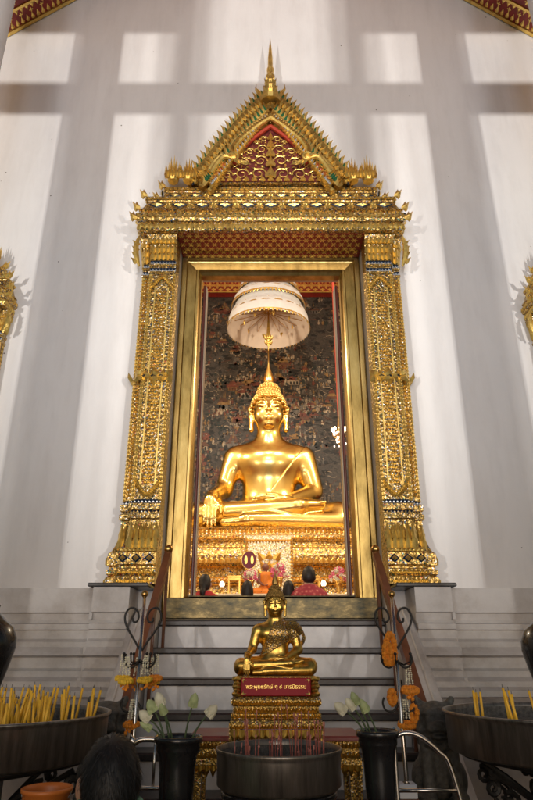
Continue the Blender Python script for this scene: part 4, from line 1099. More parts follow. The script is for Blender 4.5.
def bouquet(x, y, z0, lab, r=.10, seed=1):
    rng = random.Random(seed)
    t = thing('flower_bouquet', lab, 'bouquet', (x, y, 1.932), 'pink and white bouquets on the altar')
    b = MB(); b.smooth = True; b.lathe([(.035, 1.932), (.02, 1.96), (.045, z0 - .09), (.06, z0 - .04), (.05, z0 - .04)], (x, y, 0), 14); b.build('vase', 'throneleaf', t)
    for nm, mt, n in (('pink_blooms', 'pink', 26), ('white_blooms', 'jasmine', 16)):
        b = MB()
        for k in range(n):
            a, e = rng.uniform(0, 6.28), rng.uniform(-.3, 1.5); q = (x + r * math.cos(a) * math.cos(e), y + r * math.sin(a) * math.cos(e), z0 + r * 1.1 * math.sin(e))
            for m_ in range(5): b.leaf(q, .03, .04, .01, up=(math.cos(m_ * 1.26), rng.uniform(-.5, .2), math.sin(m_ * 1.26)))
        b.build(nm, mt, t)
bouquet(-.275, 3.68, 2.17, 'pink and white bouquet directly below the round maroon fan', .085, 2)
bouquet(.14, 3.72, 2.22, 'pink and white bouquet right of the orange robed figure', .115, 3)
bouquet(.985, 3.70, 2.17, 'pink and white bouquet at the right end of the altar beside the door frame', .11, 4)

# ================================================================== PEOPLE (kneeling on their heels, modelled facing -y)
def person(name_label, loc, rot, shirt, hairstyle='short', scale=1, h=.012, sleeve=True, leg='trouser', lift=0):
    root = thing('person', name_label, 'person', loc); root.rotation_euler = (0, 0, rot); scaled(root, scale)
    def torso(s, f=0):
        s.ell((0, .10, .24), (.165, .15, .14), .05, f); s.cap((0, .09, .28), (0, .05, .55), .125, .14, .06, f)
        s.cap((-.14, .05, .60), (.14, .05, .60), .07, .07, .06, f); s.cap((-.11, .05, .635), (0, .05, .70), .05, .06, .05, f); s.cap((.11, .05, .635), (0, .05, .70), .05, .06, .05, f)
    def arms(s, f=0, full=True):
        for sg in (-1, 1):
            s.cap((sg * .185, .05, .58), (sg * .235, .01, .34), .052, .043, .03, f)
            if full: s.cap((sg * .235, .01, .34), (sg * .13, -.22, .235), .04, .028, .02, f)
    def legs(s, f=0):
        for sg in (-1, 1):
            s.cap((sg * .09, .06, .17), (sg * .13, -.34, .11), .09, .065, .04, f); s.cap((sg * .13, -.34, .075), (sg * .09, .20, .055), .06, .045, .02, f)
    s = SDF((-.36, -.5, -.02), (.36, .4, 1.0), h)
    s.lift = lift; torso(s); arms(s); legs(s)
    s.cap((0, .05, .60), (0, .035, .72), .058, .05, .03)
    s.ell((0, .03, .835), (.074, .092, .108), .02); s.ell((0, -.02, .775), (.055, .06, .05), .03)
    s.chain([(0, -.06, .85), (0, -.083, .815)], [.008, .015], .012)
    for sg in (-1, 1):
        s.ell((sg * .03, -.056, .842), (.017, .01, .009), .006); s.ell((sg * .080, .025, .822), (.014, .02, .034), .008)
        s.ell((sg * .12, -.245, .215), (.035, .045, .016), .02)
        for k in range(4): s.chain([(sg * (.10 + .016 * k), -.275, .215), (sg * (.10 + .016 * k), -.305 - .006 * (k in (1, 2)), .205), (sg * (.10 + .016 * k), -.33 - .008 * (k in (1, 2)), .185)], [.009, .009, .007], .004)
        s.chain([(sg * .095, -.235, .215), (sg * .078, -.26, .21), (sg * .072, -.285, .20)], [.011, .010, .008], .006)
        s.cap((sg * .09, .20, .05), (sg * .08, .31, .035), .042, .03, .02)
    s.ell((0, -.072, .785), (.024, .008, .006), .006)
    mesh_obj('body', s.mesh('person_body', 1), 'skin', root)
    s = SDF((-.38, -.3, .1), (.38, .42, .74), h)
    torso(s, .014); 
    if sleeve: arms(s, .014, False)
    s.cap((0, .05, .62), (0, .05, .775), .08, .068, .03)
    s.clip((0, -.30, 1), .755); s.clip((0, 0, -1), -.17)
    mesh_obj('shirt', s.mesh('shirt', 1), shirt, root)
    s = SDF((-.36, -.5, -.03), (.36, .36, .34), h)
    s.ell((0, .10, .23), (.165, .15, .13), .05, .012); legs(s, .012); s.clip((0, 0, 1), .30); s.clip((0, 1, 0), .26)
    mesh_obj('trousers', s.mesh('trousers', 1), leg, root)
    s = SDF((-.2, -.2, .5), (.2, .32, 1.02), h * .8)
    s.lift = lift; s.ell((0, .045, .853), (.080, .096, .108), .0)
    if hairstyle == 'short':
        s.ell((0, .07, .82), (.070, .068, .068), .03)
    elif hairstyle == 'round':
        s.ell((0, .072, .835), (.080, .078, .095), .02)
    elif hairstyle == 'tail':
        s.ell((0, .08, .81), (.075, .07, .085), .03); s.chain([(0, .13, .80), (0, .16, .72), (0, .165, .60)], [.035, .032, .018], .03)
    elif hairstyle == 'bob':
        s.ell((0, .06, .78), (.09, .08, .11), .03)
    # open the face
    s.ell((0, -.075, .815), (.068, .07, .085), 0, 0, True)
    hm = s.mesh('hair', 1)
    if hairstyle == 'round':     # loose strands over the crown
        rng = random.Random(4); V = [v.co.copy() for v in hm.vertices]; Nn = [v.normal.copy() for v in hm.vertices]
        vs, fs = [tuple(v) for v in V], [tuple(p.vertices) for p in hm.polygons]
        for _ in range(3800):
            k = rng.randrange(len(V)); p, n = V[k], Nn[k]
            crown = Vector((.01, .06, .955 + lift)); t = (p - crown); t = (t - n * t.dot(n))
            if t.length < 1e-4: continue
            t.normalize(); t = (t + Vector((rng.uniform(-.35, .35), rng.uniform(-.35, .35), rng.uniform(-.2, .1)))).normalized(); w = t.cross(n) * .0011
            L = rng.uniform(.015, .04); o = len(vs)
            a, m_, e = p - n * .001, p + t * L * .5 + n * .0035, p + t * L + n * rng.uniform(-.004, .004)
            vs += [tuple(a - w), tuple(a + w), tuple(m_ + w), tuple(m_ - w), tuple(e)]; fs += [(o, o + 1, o + 2, o + 3), (o + 3, o + 2, o + 4)]
        hm = bpy.data.meshes.new('hair'); hm.from_pydata(vs, [], fs); hm.polygons.foreach_set('use_smooth', [True] * len(fs)); hm.update()
    mesh_obj('hair', hm, 'hair', root)
    return root
person('person kneeling in the left foreground seen from behind, short black hair and mint green collar', (-.54, -3.25, 0), math.pi + .35, 'mint', 'round', 1.06, .007, lift=-.062)
HF = 1.2
person('person with dark tied hair in a plain red top kneeling inside the hall at left', (-.80, 2.5, HF), math.pi - .15, 'redshirt', 'tail', .92)
person('person with black hair and white top, low behind the sill left of the Buddha', (-.285, 2.5, HF), math.pi + .1, 'whiteshirt', 'bob', .84)
person('person with black hair low behind the sill, right of the small Buddha head', (.235, 2.5, HF), math.pi - .2, 'trouser', 'bob', .84)
person('person with short dark hair in a red patterned shirt kneeling inside the hall at right', (.475, 2.5, HF), math.pi + .1, 'batik', 'short', 1.02)

# ================================================================== FOREGROUND OFFERING AREA
# ---- altar table of the small statue, with its red name plaque
tb = thing('offering_table', 'tall narrow gilded carved table carrying the small Buddha statue, red plaque on its front', 'table', (0, -2.1, 0))
b = MB(); b.smooth = False
b.mould(-.185, .185, -2.235, [(.006, .996), (.012, 1.000), (.012, 1.012), (.0, 1.02), (-.006, 1.04), (.0, 1.062), (.012, 1.070), (.012, 1.080), (.004, 1.086)], -1.965)
b.mould(-.205, .205, -2.26, [(0, .90), (.006, .905), (.006, .925), (-.004, .93), (-.004, .955), (.008, .965), (.008, .985), (.0, .9955)], -1.94)
b.mould(-.212, .212, -2.29, [(0, .865), (.006, .87), (.006, .889), (0, .8995)], -1.91)
top = b.build('carved_top', 'carvsmall', tb)
b = MB()
for z, y, hx, n, w, h, u in ((.907, -2.267, .208, 26, .016, .02, 1), (.93, -2.257, .2, 22, .018, .024, 1), (.965, -2.268, .208, 30, .014, .018, 1), (.8665, -2.297, .214, 30, .014, .02, 1), (.862, -2.292, .208, 20, .021, .05, -1), (.862, -2.295, .208, 13, .032, .075, -1)):
    b.leafrow((-hx, y, z), (hx, y, z), n, w, h, .008, (0, 0, u))
for s2 in (-1, 1):
    b.lathe([(.022, .998), (.026, 1.01), (.016, 1.02), (.024, 1.04), (.016, 1.06), (.026, 1.07), (.022, 1.085)], (s2 * .185, -2.24, 0), 10)
    for k in range(5): b.leaf((s2 * .185, -2.262, 1.003 + k * .016), .03, .022, .01)
b.build('carved_leaves', 'smallgold', top)
for s2 in (-1, 1):
    for y in (-2.265, -1.935):
        b = MB(); b.cur = 0; x = s2 * .192
        b.loft([[(x + sx * w + s2 * q, y + sy * w, z) for sx, sy in ((-1, -1), (1, -1), (1, 1), (-1, 1))] for z, w, q in ((.0, .03, .02), (.05, .03, .018), (.10, .018, .004), (.5, .02, 0), (.78, .024, 0), (.865, .026, 0))], True, True, True)
        for k in range(34): b.leaf((x, y - .021, .1 + k * .022), .036, .028, .008)
        b.build('leg', 'carvsmall', tb)
b = MB(); b.bbox(-.166, .166, -2.262, -2.2485, 1.000, 1.079, .004); plq = b.build('plaque', 'redbright', tb)
plq.data.materials[0] = plain('red_plaque_paint', (.27, .003, .010), .65)
b = MB()
for s2 in (-1, 1):
    for zz, d in ((1.007, 1), (1.072, -1)):
        b.leaf((s2 * .158, -2.2625, zz), .007, .02, .0015, up=(-s2, 0, .25 * d)); b.leaf((s2 * .158, -2.2625, zz), .007, .016, .0015, up=(-s2 * .2, 0, d))
b.build('corner_ornament', 'leafgold', plq)
cu = bpy.data.curves.new('plaque_text', 'FONT'); cu.body = 'พระพุทธรักษ์ ๆ ๘ บารมีธรรม'; cu.size = .034; cu.align_x = 'CENTER'; cu.extrude = .0008
to = bpy.data.objects.new('plaque_text', cu); COL.objects.link(to)
bpy.context.view_layer.update()
dg = bpy.context.evaluated_depsgraph_get(); ev = to.evaluated_get(dg); me = bpy.data.meshes.new_from_object(ev)
bpy.data.objects.remove(to); bpy.data.curves.remove(cu)
xs = [v.co.x for v in me.vertices] or [0, 1]; wd = max(xs) - min(xs); k_ = .285 / wd
for v in me.vertices: v.co = ((v.co.x - (max(xs) + min(xs)) / 2) * k_, 0 - v.co.z - .0, v.co.y * min(k_, 1.15))
zz_ = [v.co.z for v in me.vertices]; zm = (min(zz_) + max(zz_)) / 2
tx = bpy.data.objects.new('plaque_lettering', me); COL.objects.link(tx); tx.parent = plq
tx.location = (0, -2.2628 + 2.1, 1.0395 - zm); me.materials.clear(); me.materials.append(M['leafgold'])

# ---- low altar behind it
la = thing('low_altar_table', 'low wide gilded altar table with red top, behind the tall carved table', 'table', (0, -1.75, 0))
b = MB(); b.bbox(-.44, .44, -1.97, -1.60, .775, .80, .006); b.build('table_top', plain('red_table_top', (.26, .05, .045), .35, 0, 9, .25), la)
b = MB(); b.mould(-.425, .425, -1.945, [(0, .665), (.006, .67), (.006, .70), (-.004, .705), (-.004, .74), (.008, .75), (.008, .7745)], -1.61)
ap_ = b.build('apron', 'carvsmall', la)
b = MB()
for z, n, w, h, u in ((.745, 44, .02, .026, 1), (.70, 40, .022, .03, 1), (.668, 26, .034, .055, -1), (.668, 44, .02, .03, -1)): b.leafrow((-.425, -1.953, z), (.425, -1.953, z), n, w, h, .008, (0, 0, u))
b.build('carved_leaves', 'smallgold', ap_)
for s2 in (-1, 1):
    for y in (-1.92, -1.63):
        b = MB(); x = s2 * .40
        b.loft([[(x + sx * w, y + sy * w, z) for sx, sy in ((-1, -1), (1, -1), (1, 1), (-1, 1))] for z, w in ((0, .035), (.06, .035), (.1, .022), (.4, .024), (.6, .03), (.665, .034))], True, True, True)
        for k in range(24): b.leaf((x, y - .027, .1 + k * .023), .045, .03, .01)
        b.build('leg', 'carvsmall', la)

# ---- centre incense basin
def basin(name, lab, x, y, zr, r, depth, seg=72):
    t = thing(name, lab, 'basin', (x, y, 0))
    b = MB(); b.smooth = True
    b.lathe([(.02, zr - depth - .004), (r * .93, zr - depth), (r * .985, zr - depth + .012), (r * .992, zr - .02), (r * 1.0, zr - .012), (r * 1.012, zr - .006), (r * 1.012, zr + .002), (r * 1.0, zr + .004), (r * .985, zr + .001), (r * .975, zr - .02), (r * .97, zr - depth * .45)], (x, y, 0), seg, cap=False)
    bw = b.build('bowl', 'basin', t)
    b = MB(); b.smooth = True; b.lathe([(r * .9715, zr - .016), (r * .9685, zr - depth * .42), (r * .5, zr - depth * .38), (r * .2, zr - depth * .40), (.001, zr - depth * .38)], (x, y, 0), seg, cap=False); b.build('ash_bed', 'sand', bw)
    return t
cb = basin('incense_basin', 'round steel incense basin on a black pedestal full of pink incense sticks', .0, -2.9, .867, .228, .125)
b = MB(); b.smooth = True; b.lathe([(.16, 0), (.16, .05), (.09, .10), (.07, .3), (.10, .55), (.18, .68), (.21, .72), (.21, .738)], (0, -2.9, 0), 40); b.build('pedestal', 'black', cb)
rng = random.Random(5)
for i in range(46):
    a, rr = rng.uniform(0, 6.28), .19 * math.sqrt(rng.random()); x, y = rr * math.cos(a), -2.9 + rr * math.sin(a) * .9
    if i % 3 == 0: x = rng.uniform(-.18, .18)
    h = rng.choice((rng.uniform(.03, .09), rng.uniform(.07, .17), rng.uniform(.09, .165)))
    lx, ly = rng.uniform(-.05, .05) * h * 2, rng.uniform(-.05, .05) * h * 2
    b = MB(); b.cur = 0; b.tube([(x, y, .80), (x + lx, y + ly, .82 + h)], .0016, 5)
    b.cur = 1; q = (x + lx, y + ly, .82 + h); b.tube([q, (q[0] + lx * .1, q[1], q[2] + .014)], .0028, 6)
    if rng.random() < .5: b.ball((x + lx * .6, y + ly * .6, .82 + h * .6), .0042, 6, 4)
    tag(b.build('incense_stick', ['stick', 'ember']), 'thin pink incense stick standing in the ash of the front centre basin', 'incense stick', 'incense sticks in the centre basin')

# ---- big candle basins on wrought scroll stands
def candle_basin(lab, x, y):
    t = basin('candle_basin', lab, x, y, .948, .53, .165)
    b = MB(); b.smooth = True; b.lathe([(.03, .72), (.30, .735), (.47, .77), (.475, .785)], (x, y, 0), 48); b.build('under_plate', 'iron', t)
    b = MB(); b.smooth = True; b.lathe([(.26, 0), (.26, .03), (.07, .07), (.055, .2), (.075, .36), (.05, .5), (.07, .66), (.12, .73)], (x, y, 0), 20); b.build('stem', 'iron', t)
    for k in range(8):
        a = k * math.pi / 4 + .2
        b = MB(); ca, sa = math.cos(a), math.sin(a)
        def pt(r, z): return (x + r * ca, y + r * sa, z)
        b.tube([pt(.06, .42), pt(.12, .52), pt(.20, .60), pt(.30, .67), pt(.40, .725)], .013, 6)
        for (cr, cz, r0, dr) in ((.33, .60, .055, 1), (.21, .50, .05, -1), (.40, .67, .035, 1)):
            b.tube([pt(cr + r0 * (1 - i / 16 * .75) * math.cos(dr * i * .62 + 1.2), cz + r0 * (1 - i / 16 * .75) * math.sin(dr * i * .62 + 1.2)) for i in range(17)], [.012 - .0003 * i for i in range(17)], 5)
        b.tube([pt(.08, .30), pt(.17, .33), pt(.22, .42), pt(.17, .48)], .011, 5); b.tube([pt(.16, .02), pt(.20, .12), pt(.13, .2), pt(.07, .24)], .012, 5)
        b.build('scroll_bracket', 'iron', t)
    return t
LB, RB = (-1.262, -2.52), (1.29, -2.42)
candle_basin('big round steel candle basin at the left crowded with yellow candles', *LB)
candle_basin('big round steel candle basin at the right with only a few yellow candles', *RB)
def candle(x, y, h, lx, ly, lab, grp):
    b = MB(); b.smooth = True
    z0 = .87
    b.tube([(x, y, z0), (x + lx * .5, y + ly * .5, z0 + h * .5), (x + lx, y + ly, z0 + h)], [.0062, .006, .0052], 8)
    if rng.random() < .6: b.tube([(x + lx * .8 + .004, y + ly * .8 - .004, z0 + h * .8), (x + lx * .9 + .0045, y + ly * .9 - .004, z0 + h * .9), (x + lx, y + ly, z0 + h)], [.0025, .002, .002], 6)
    b.smooth = False; b.cur = 1; b.tube([(x + lx, y + ly, z0 + h), (x + lx + rng.uniform(-.002, .002), y + ly, z0 + h + .014)], .0012, 4)
    tag(b.build('yellow_candle', ['wax', 'iron']), lab, 'candle', grp)
rng = random.Random(21)
for i in range(64):
    cx = LB[0] + rng.uniform(-.02, .36) if i < 56 else LB[0] + rng.uniform(.36, .47)
    m = math.sqrt(max(.02, .50 ** 2 - (cx - LB[0]) ** 2)); cy = LB[1] + rng.uniform(-.75, .6) * m
    candle(cx, cy, rng.uniform(.12, .185), rng.uniform(-.02, .035), rng.uniform(-.02, .02), 'thin yellow candle standing in the crowded left candle basin', 'candles in the left basin')
for x, y, lx, h in ((.885, -2.44, -.006, .165), (.895, -2.42, .002, .155), (.90, -2.47, .0, .16), (.985, -2.62, -.035, .185), (.993, -2.60, -.034, .18), (1.0, -2.63, -.03, .175), (1.035, -2.42, -.014, .155), (1.045, -2.40, -.008, .15), (1.05, -2.44, .0, .15), (1.115, -2.55, -.03, .17), (1.125, -2.57, -.025, .165), (1.132, -2.54, -.012, .165), (1.14, -2.56, -.016, .16), (1.15, -2.5, -.02, .165), (1.17, -2.55, -.004, .17), (1.18, -2.49, .004, .165), (1.23, -2.5, .0, .16), (1.24, -2.53, .006, .17), (1.29, -2.5, .0, .16)):
    candle(x, y, h, lx, .0, 'thin yellow candle standing in the sparsely filled right candle basin', 'candles in the right basin')

# ---- lotus vases
def lotus_vase(lab, x, y, zr, r):
    t = thing('lotus_vase', lab, 'vase', (x, y, 0))
    b = MB(); b.smooth = True
    b.lathe([(.09, 0), (.095, .02), (.06, .06), (.025, .14), (.022, zr - .36), (.03, zr - .30), (r * .45, zr - .27), (r * .62, zr - .235), (r * .70, zr - .19), (r * .72, zr - .15), (r * .74, zr - .10), (r * .80, zr - .062), (r * .90, zr - .045), (r * .93, zr - .038), (r * .92, zr - .022), (r * 1.0, zr - .018), (r * 1.03, zr - .01), (r * 1.02, zr), (r * .97, zr + .002), (r * .9, zr - .01), (r * .66, zr - .12), (.001, zr - .15)], (x, y, 0), 40, cap=True)
    b.build('urn_body', 'black', t)
    b = MB(); b.smooth = True; b.lathe([(r * .885, zr - .014), (.001, zr - .013)], (x, y, 0), 32, cap=False); b.build('water', plain('dark_water', (.02, .02, .018), .05), t)
lotus_vase('black urn vase holding seven spread lotus buds, left of the centre basin', -.358, -3.0, .917, .084)
lotus_vase('black urn vase holding four lotus buds leaning left, right of the centre basin', .351, -3.0, .935, .074)
def lotus(px, py, base, mat, lab, D=2.5, r=.017, tilt=(0, 0)):
    tip = P(px, py, D); bs = Vector(base)
    t = thing('lotus_flower', lab, 'flower', tuple(bs), 'lotus buds in the black vases')
    d = tip - bs; mid = bs + d * .5 + Vector((-d.x * .16, 0, abs(d.x) * .22))
    pts = []
    for i in range(9):
        u = i / 8; pts.append(bs * (1 - u) ** 2 + mid * 2 * u * (1 - u) + tip * u ** 2)
    b = MB(); b.smooth = True; b.tube(pts, [.0036 - .0010 * i / 8 for i in range(9)], 8); b.build('stem', 'stem', t)
    ax = (pts[-1] - pts[-2]).normalized(); ax = (ax + Vector((0, -.25, .25))).normalized()
    b = MB(); b.smooth = False
    rot = ax.to_track_quat('Z', 'Y')
    n0 = len(b.v)
    b.smooth = True; b.lathe([(.004, -.016), (r * .7, -.012), (r * .98, .002), (r * .9, .014), (r * .55, .025), (.001, .033)], (0, 0, 0), 14)
    b.smooth = False
    for ring, (rr, h, z) in enumerate(((r * .98, .034, -.012), (r * .9, .040, -.010), (r * 1.02, .026, -.015))):
        for k in range(6):
            a = k * math.pi / 3 + ring * .5
            b.leaf((rr * .72 * math.cos(a), rr * .72 * math.sin(a), z), r * 1.05, h, r * .42, up=(-math.cos(a) * .30 * (1 if ring else .4), -math.sin(a) * .30 * (1 if ring else .4), 1), out=(math.cos(a), math.sin(a), 0))
    for i in range(n0, len(b.v)): b.v[i] = tuple(rot @ Vector(b.v[i]) + tip)
    b.build('bud', mat, t)
vx, vy, vz = -.358, -3.0, .90
for px, py, mat, dx, dy, lab, r in ((146, 717, 'cream', -.05, .01, 'white lotus bud drooping at the far left of the left vase', .019), (152.5, 708, 'palegreen', -.045, -.02, 'large pale green lotus bud in front of the left cluster of the left vase', .020),
        (160, 701, 'cream', -.035, .02, 'white lotus bud standing highest in the left cluster of the left vase', .019), (147.5, 727, 'palegreen', -.055, 0, 'small pale green lotus bud hanging lowest on the left vase', .013),
        (163, 710, 'palegreen', -.025, .025, 'small green lotus bud tucked behind the left cluster of the left vase', .014), (193.5, 702, 'palegreen', .02, .01, 'upright single green lotus bud at the right of the left vase', .017),
        (211, 712, 'cream', .045, 0, 'white lotus bud bending right over the rim of the left vase', .019)):
    lotus(px, py, (vx + dx, vy + dy, vz), mat, lab, 2.5, r)
vx, vz = .351, .918
for px, py, mat, dx, dy, lab, r in ((341.5, 709, 'cream', -.042, 0, 'cream lotus bud leaning furthest left over the right vase', .019), (351, 705.5, 'cream', -.03, .015, 'white lotus bud second from left over the right vase', .016),
        (355.5, 700, 'palegreen', -.02, .02, 'green lotus bud standing highest over the right vase', .015), (364.5, 707.5, 'palegreen', .0, 0, 'pale green lotus bud at the right of the right vase cluster', .016)):
    lotus(px, py, (vx + dx, vy + dy, vz), mat, lab, 2.5, r)

# ---- garland stands with heart shaped scrolls
def garland_stand(lab, x, y, lean):
    t = thing('garland_stand', lab, 'garland stand', (x, y, 0))
    H = 1.455
    b = MB(); b.smooth = True; b.tube([(x + lean * .4, y, .02), (x, y, H)], [.012, .009], 12); b.build('pole', 'steel', t)
    b = MB(); b.smooth = True; b.lathe([(.17, 0), (.17, .012), (.05, .03), (.02, .07)], (x + lean * .4, y, 0), 28); b.build('base_plate', 'iron', t)
    b = MB(); b.smooth = True; b.ball((x, y, H + .012), .018, 12, 8); b.build('finial_ball', 'brass', t)
    for s2 in (-1, 1):
        b = MB(); b.smooth = True
        pts = [(x + s2 * q, y, z) for q, z in ((.006, 1.20), (.03, 1.24), (.065, 1.29), (.088, 1.335), (.088, 1.375), (.065, 1.40), (.035, 1.39), (.022, 1.36), (.03, 1.335), (.048, 1.335), (.05, 1.352))]
        b.curve(pts, .0052, 7); b.build('heart_scroll', 'iron', t); b = MB(); b.smooth = True
        b.curve([(x + s2 * q, y - .01, z) for q, z in ((.0, 1.16), (.03, 1.125), (.06, 1.13), (.075, 1.16), (.068, 1.185))], .005, 7)
        b.build('upper_scroll', 'iron', t); b = MB(); b.smooth = True
        b.curve([(x + s2 * q, y + .01, z) for q, z in ((.0, .97), (.03, .93), (.065, .935), (.078, .965), (.07, .99))], .005, 7)
        b.build('lower_scroll', 'iron', t)
    for k in range(6):
        a = k * math.pi / 3 + .3; b = MB(); b.smooth = True
        b.tube([(x, y, 1.155), (x + .04 * math.cos(a), y + .04 * math.sin(a), 1.135), (x + .075 * math.cos(a), y + .075 * math.sin(a), 1.15), (x + .08 * math.cos(a), y + .08 * math.sin(a), 1.18)], .004, 6); b.ball((x + .08 * math.cos(a), y + .08 * math.sin(a), 1.185), .0075, 8, 6); b.build('hook', 'iron', t)
def garland(x, y, ztop, lab, r, mat, tassel=None, stretch=1., beads=16, grp='flower garlands hanging on the stands', bead=.011, seed=0):
    rng = random.Random(seed * 7 + 1)
    t = thing('flower_garland', lab, 'garland', (x, y, ztop), grp)
    if tassel:
        b = MB()
        for k in range(3):
            for i in range(9):
                b.ball((x + (k - 1) * .0085 * (1 + .10 * i) + rng.uniform(-.002, .002), y - .004 + rng.uniform(-.003, .003), ztop - .006 - i * .0095), rng.uniform(.0035, .0058), 6, 4)
        b.build('jasmine_string', 'jasmine', t); zc = ztop - .10 - r * .35
    else:
        zc = ztop - r * stretch
    b = MB()
    for i in range(beads):
        a = 2 * math.pi * i / beads
        if tassel: c = (x + r * math.cos(a), y + r * .8 * math.sin(a), zc + .2 * r * math.sin(a))
        else: c = (x + r * math.cos(a), y + rng.uniform(-.006, .006), zc + r * stretch * math.sin(a))
        b.ball(c, bead * rng.uniform(.85, 1.15), 7, 5)
        for m_ in range(5):
            aa, ee = rng.uniform(0, 6.28), rng.uniform(-1.2, 1.2)
            o_ = (math.cos(aa) * math.cos(ee), math.sin(aa) * math.cos(ee), math.sin(ee))
            b.ball((c[0] + o_[0] * bead * .7, c[1] + o_[1] * bead * .7, c[2] + o_[2] * bead * .7), bead * .5, 5, 4)
    b.build('flower_ring', mat, t)
    if tassel:
        b = MB()
        for k in range(5):
            b.ball((x + rng.uniform(-.8, .8) * r, y - r * .6, zc - .014 - .006 * k), bead * .7, 6, 4)
        b.build('tassel', 'marigold', t)
gx, gy = -.665, -2.2
garland_stand('steel stand with heart shaped scrolls hung with yellow and white garlands', gx, gy, -.03)
for i, (dx, dy, zt, mt, lab) in enumerate(((-.082, .01, 1.185, 'yellowmari', 'yellow flower garland with white jasmine string, leftmost on the left stand'), (-.052, -.05, 1.175, 'yellowmari', 'yellow flower garland with white string, second from left on the left stand'), (-.018, .05, 1.17, 'marigold', 'orange flower garland behind the pole of the left stand'),
        (.038, -.05, 1.18, 'yellowmari', 'yellow flower garland with white string just right of the left stand pole'), (.062, .03, 1.17, 'yellowmari', 'small yellow garland at the back right of the left stand'), (.078, .0, 1.185, 'marigold', 'orange garland with white string, rightmost on the left stand'))):
    garland(gx + dx, gy + dy, zt, lab, .028, mt, True, beads=12, seed=i)
garland(gx - .02, gy, .985, 'orange garland with white string hanging low on the left stand', .03, 'marigold', True, beads=12, seed=9)
gx2 = .592
garland_stand('steel stand with heart shaped scrolls hung with bulky orange garlands', gx2, gy, .03)
garland(gx2 - .028, gy - .02, 1.275, 'long bulky orange marigold garland loop left of the right stand pole', .020, 'marigold', None, 3.3, 24, bead=.015, seed=20)
garland(gx2 - .046, gy - .03, 1.235, 'second orange marigold loop pressed against the long loop on the right stand', .017, 'marigold', None, 2.8, 20, bead=.013, seed=21)
garland(gx2 + .055, gy, 1.135, 'orange garland hanging on the right hook of the right stand', .034, 'marigold', True, beads=14, bead=.014, seed=22)
garland(gx2 - .035, gy - .01, 1.02, 'small orange garland low on the left hook of the right stand', .013, 'marigold', None, 2.2, 16, bead=.013, seed=23)
garland(gx2 + .03, gy + .01, .985, 'orange garland at the bottom left of the right stand', .034, 'marigold', True, beads=14, bead=.012, seed=24)
garland(gx2 + .07, gy + .02, .955, 'orange garland at the bottom right of the right stand', .014, 'marigold', None, 2.4, 18, bead=.012, seed=25)

# ---- dark stone lions
def lion_mesh():
    s = SDF((-.2, -.22, -.02), (.2, .26, .62), .0085)
    s.ell((0, .06, .16), (.12, .16, .17), .06); s.cap((0, .04, .18), (0, -.04, .40), .11, .10, .06)
    for sg in (-1, 1):
        s.cap((sg * .075, -.07, .33), (sg * .085, -.12, .03), .045, .036, .03); s.ell((sg * .085, -.15, .025), (.045, .06, .03), .02)
        s.ell((sg * .12, .05, .11), (.055, .11, .10), .04); s.ell((sg * .12, -.06, .03), (.04, .08, .032), .02)
        s.cap((sg * .085, -.01, .53), (sg * .115, -.005, .575), .034, .022, .015)
        s.ell((sg * .05, -.135, .505), (.042, .034, .02), .006); s.ell((sg * .052, -.150, .472), (.022, .02, .02), .002); s.ell((sg * .052, -.168, .472), (.008, .008, .008), 0, 0, True)
        s.ell((sg * .038, -.175, .420), (.042, .038, .030), .008)
        for k in range(6): s.ell((sg * (.095 + .012 * (k % 2)), -.03 - .02 * (k % 3), .33 + .035 * k), (.036, .034, .026), .004)
    s.ell((0, -.04, .47), (.105, .11, .10), .04); s.ell((0, -.14, .43), (.06, .05, .04), .03); s.ell((0, -.195, .452), (.034, .026, .02), .004)
    s.ell((0, -.19, .395), (.055, .03, .008), 0, 0, True); s.ell((0, -.15, .372), (.055, .05, .018), .006)
    for k in range(7): s.ell((-.075 + .025 * k, -.125, .34 - .012 * (3 - abs(k - 3))), (.024, .03, .032), .003)
    s.chain([(0, .2, .08), (.02, .25, .2), (0, .22, .34)], [.03, .04, .02], .03)
    s.clip((0, 0, -1), 0)
    return s.mesh('lion_figure', 1)
lm = lion_mesh()
for sgn, lab in ((-1, 'dark carved stone guardian lion half hidden behind the left candle basin'), (1, 'dark carved stone guardian lion with pricked ears beside the right candle basin')):
    x = .84 * sgn if sgn > 0 else -.885
    t = thing('guardian_lion', lab, 'statue', (x, -1.85, 0), 'stone lions flanking the steps')
    o = mesh_obj('lion_figure', lm, 'stone', t); o.location = (0, 0, .50); o.scale = (.80, .80, .80)
    o.rotation_euler = (0, 0, .12 * -sgn)
    b = MB(); b.mould(x - .12, x + .12, -2.03, [(.03, 0), (.03, .05), (.01, .07), (0, .09), (0, .43), (.015, .45), (.015, .50)], -1.68); b.build('pedestal', 'stone', t)

# ---- dark urns at both edges
for sgn, lab in ((-1, 'tall black bulbous urn cut off by the left edge, in front of the plinth'), (1, 'tall black bulbous urn cut off by the right edge, in front of the plinth')):
    x = sgn * 1.665 if sgn < 0 else 1.60
    t = thing('black_urn', lab, 'urn', (x, -1.6, 0), 'black urns in front of the plinth')
    z = 0 if sgn < 0 else -.02
    b = MB(); b.smooth = True; b.lathe([(.07, .78 + z), (.075, .80 + z), (.055, .86 + z), (.085, .98 + z), (.125, 1.12 + z), (.148, 1.22 + z), (.146, 1.27 + z), (.12, 1.33 + z), (.08, 1.365 + z), (.04, 1.40 + z), (.02, 1.42 + z), (.03, 1.45 + z), (.001, 1.48 + z)], (x, -1.6, 0), 32); b.build('vessel', 'black', t)
    b = MB(); b.mould(x - .14, x + .14, -1.74, [(.02, 0), (.02, .05), (0, .07), (0, .72 + z), (.02, .74 + z), (.02, .78 + z)], -1.46); b.build('stand', 'blackstone', t)

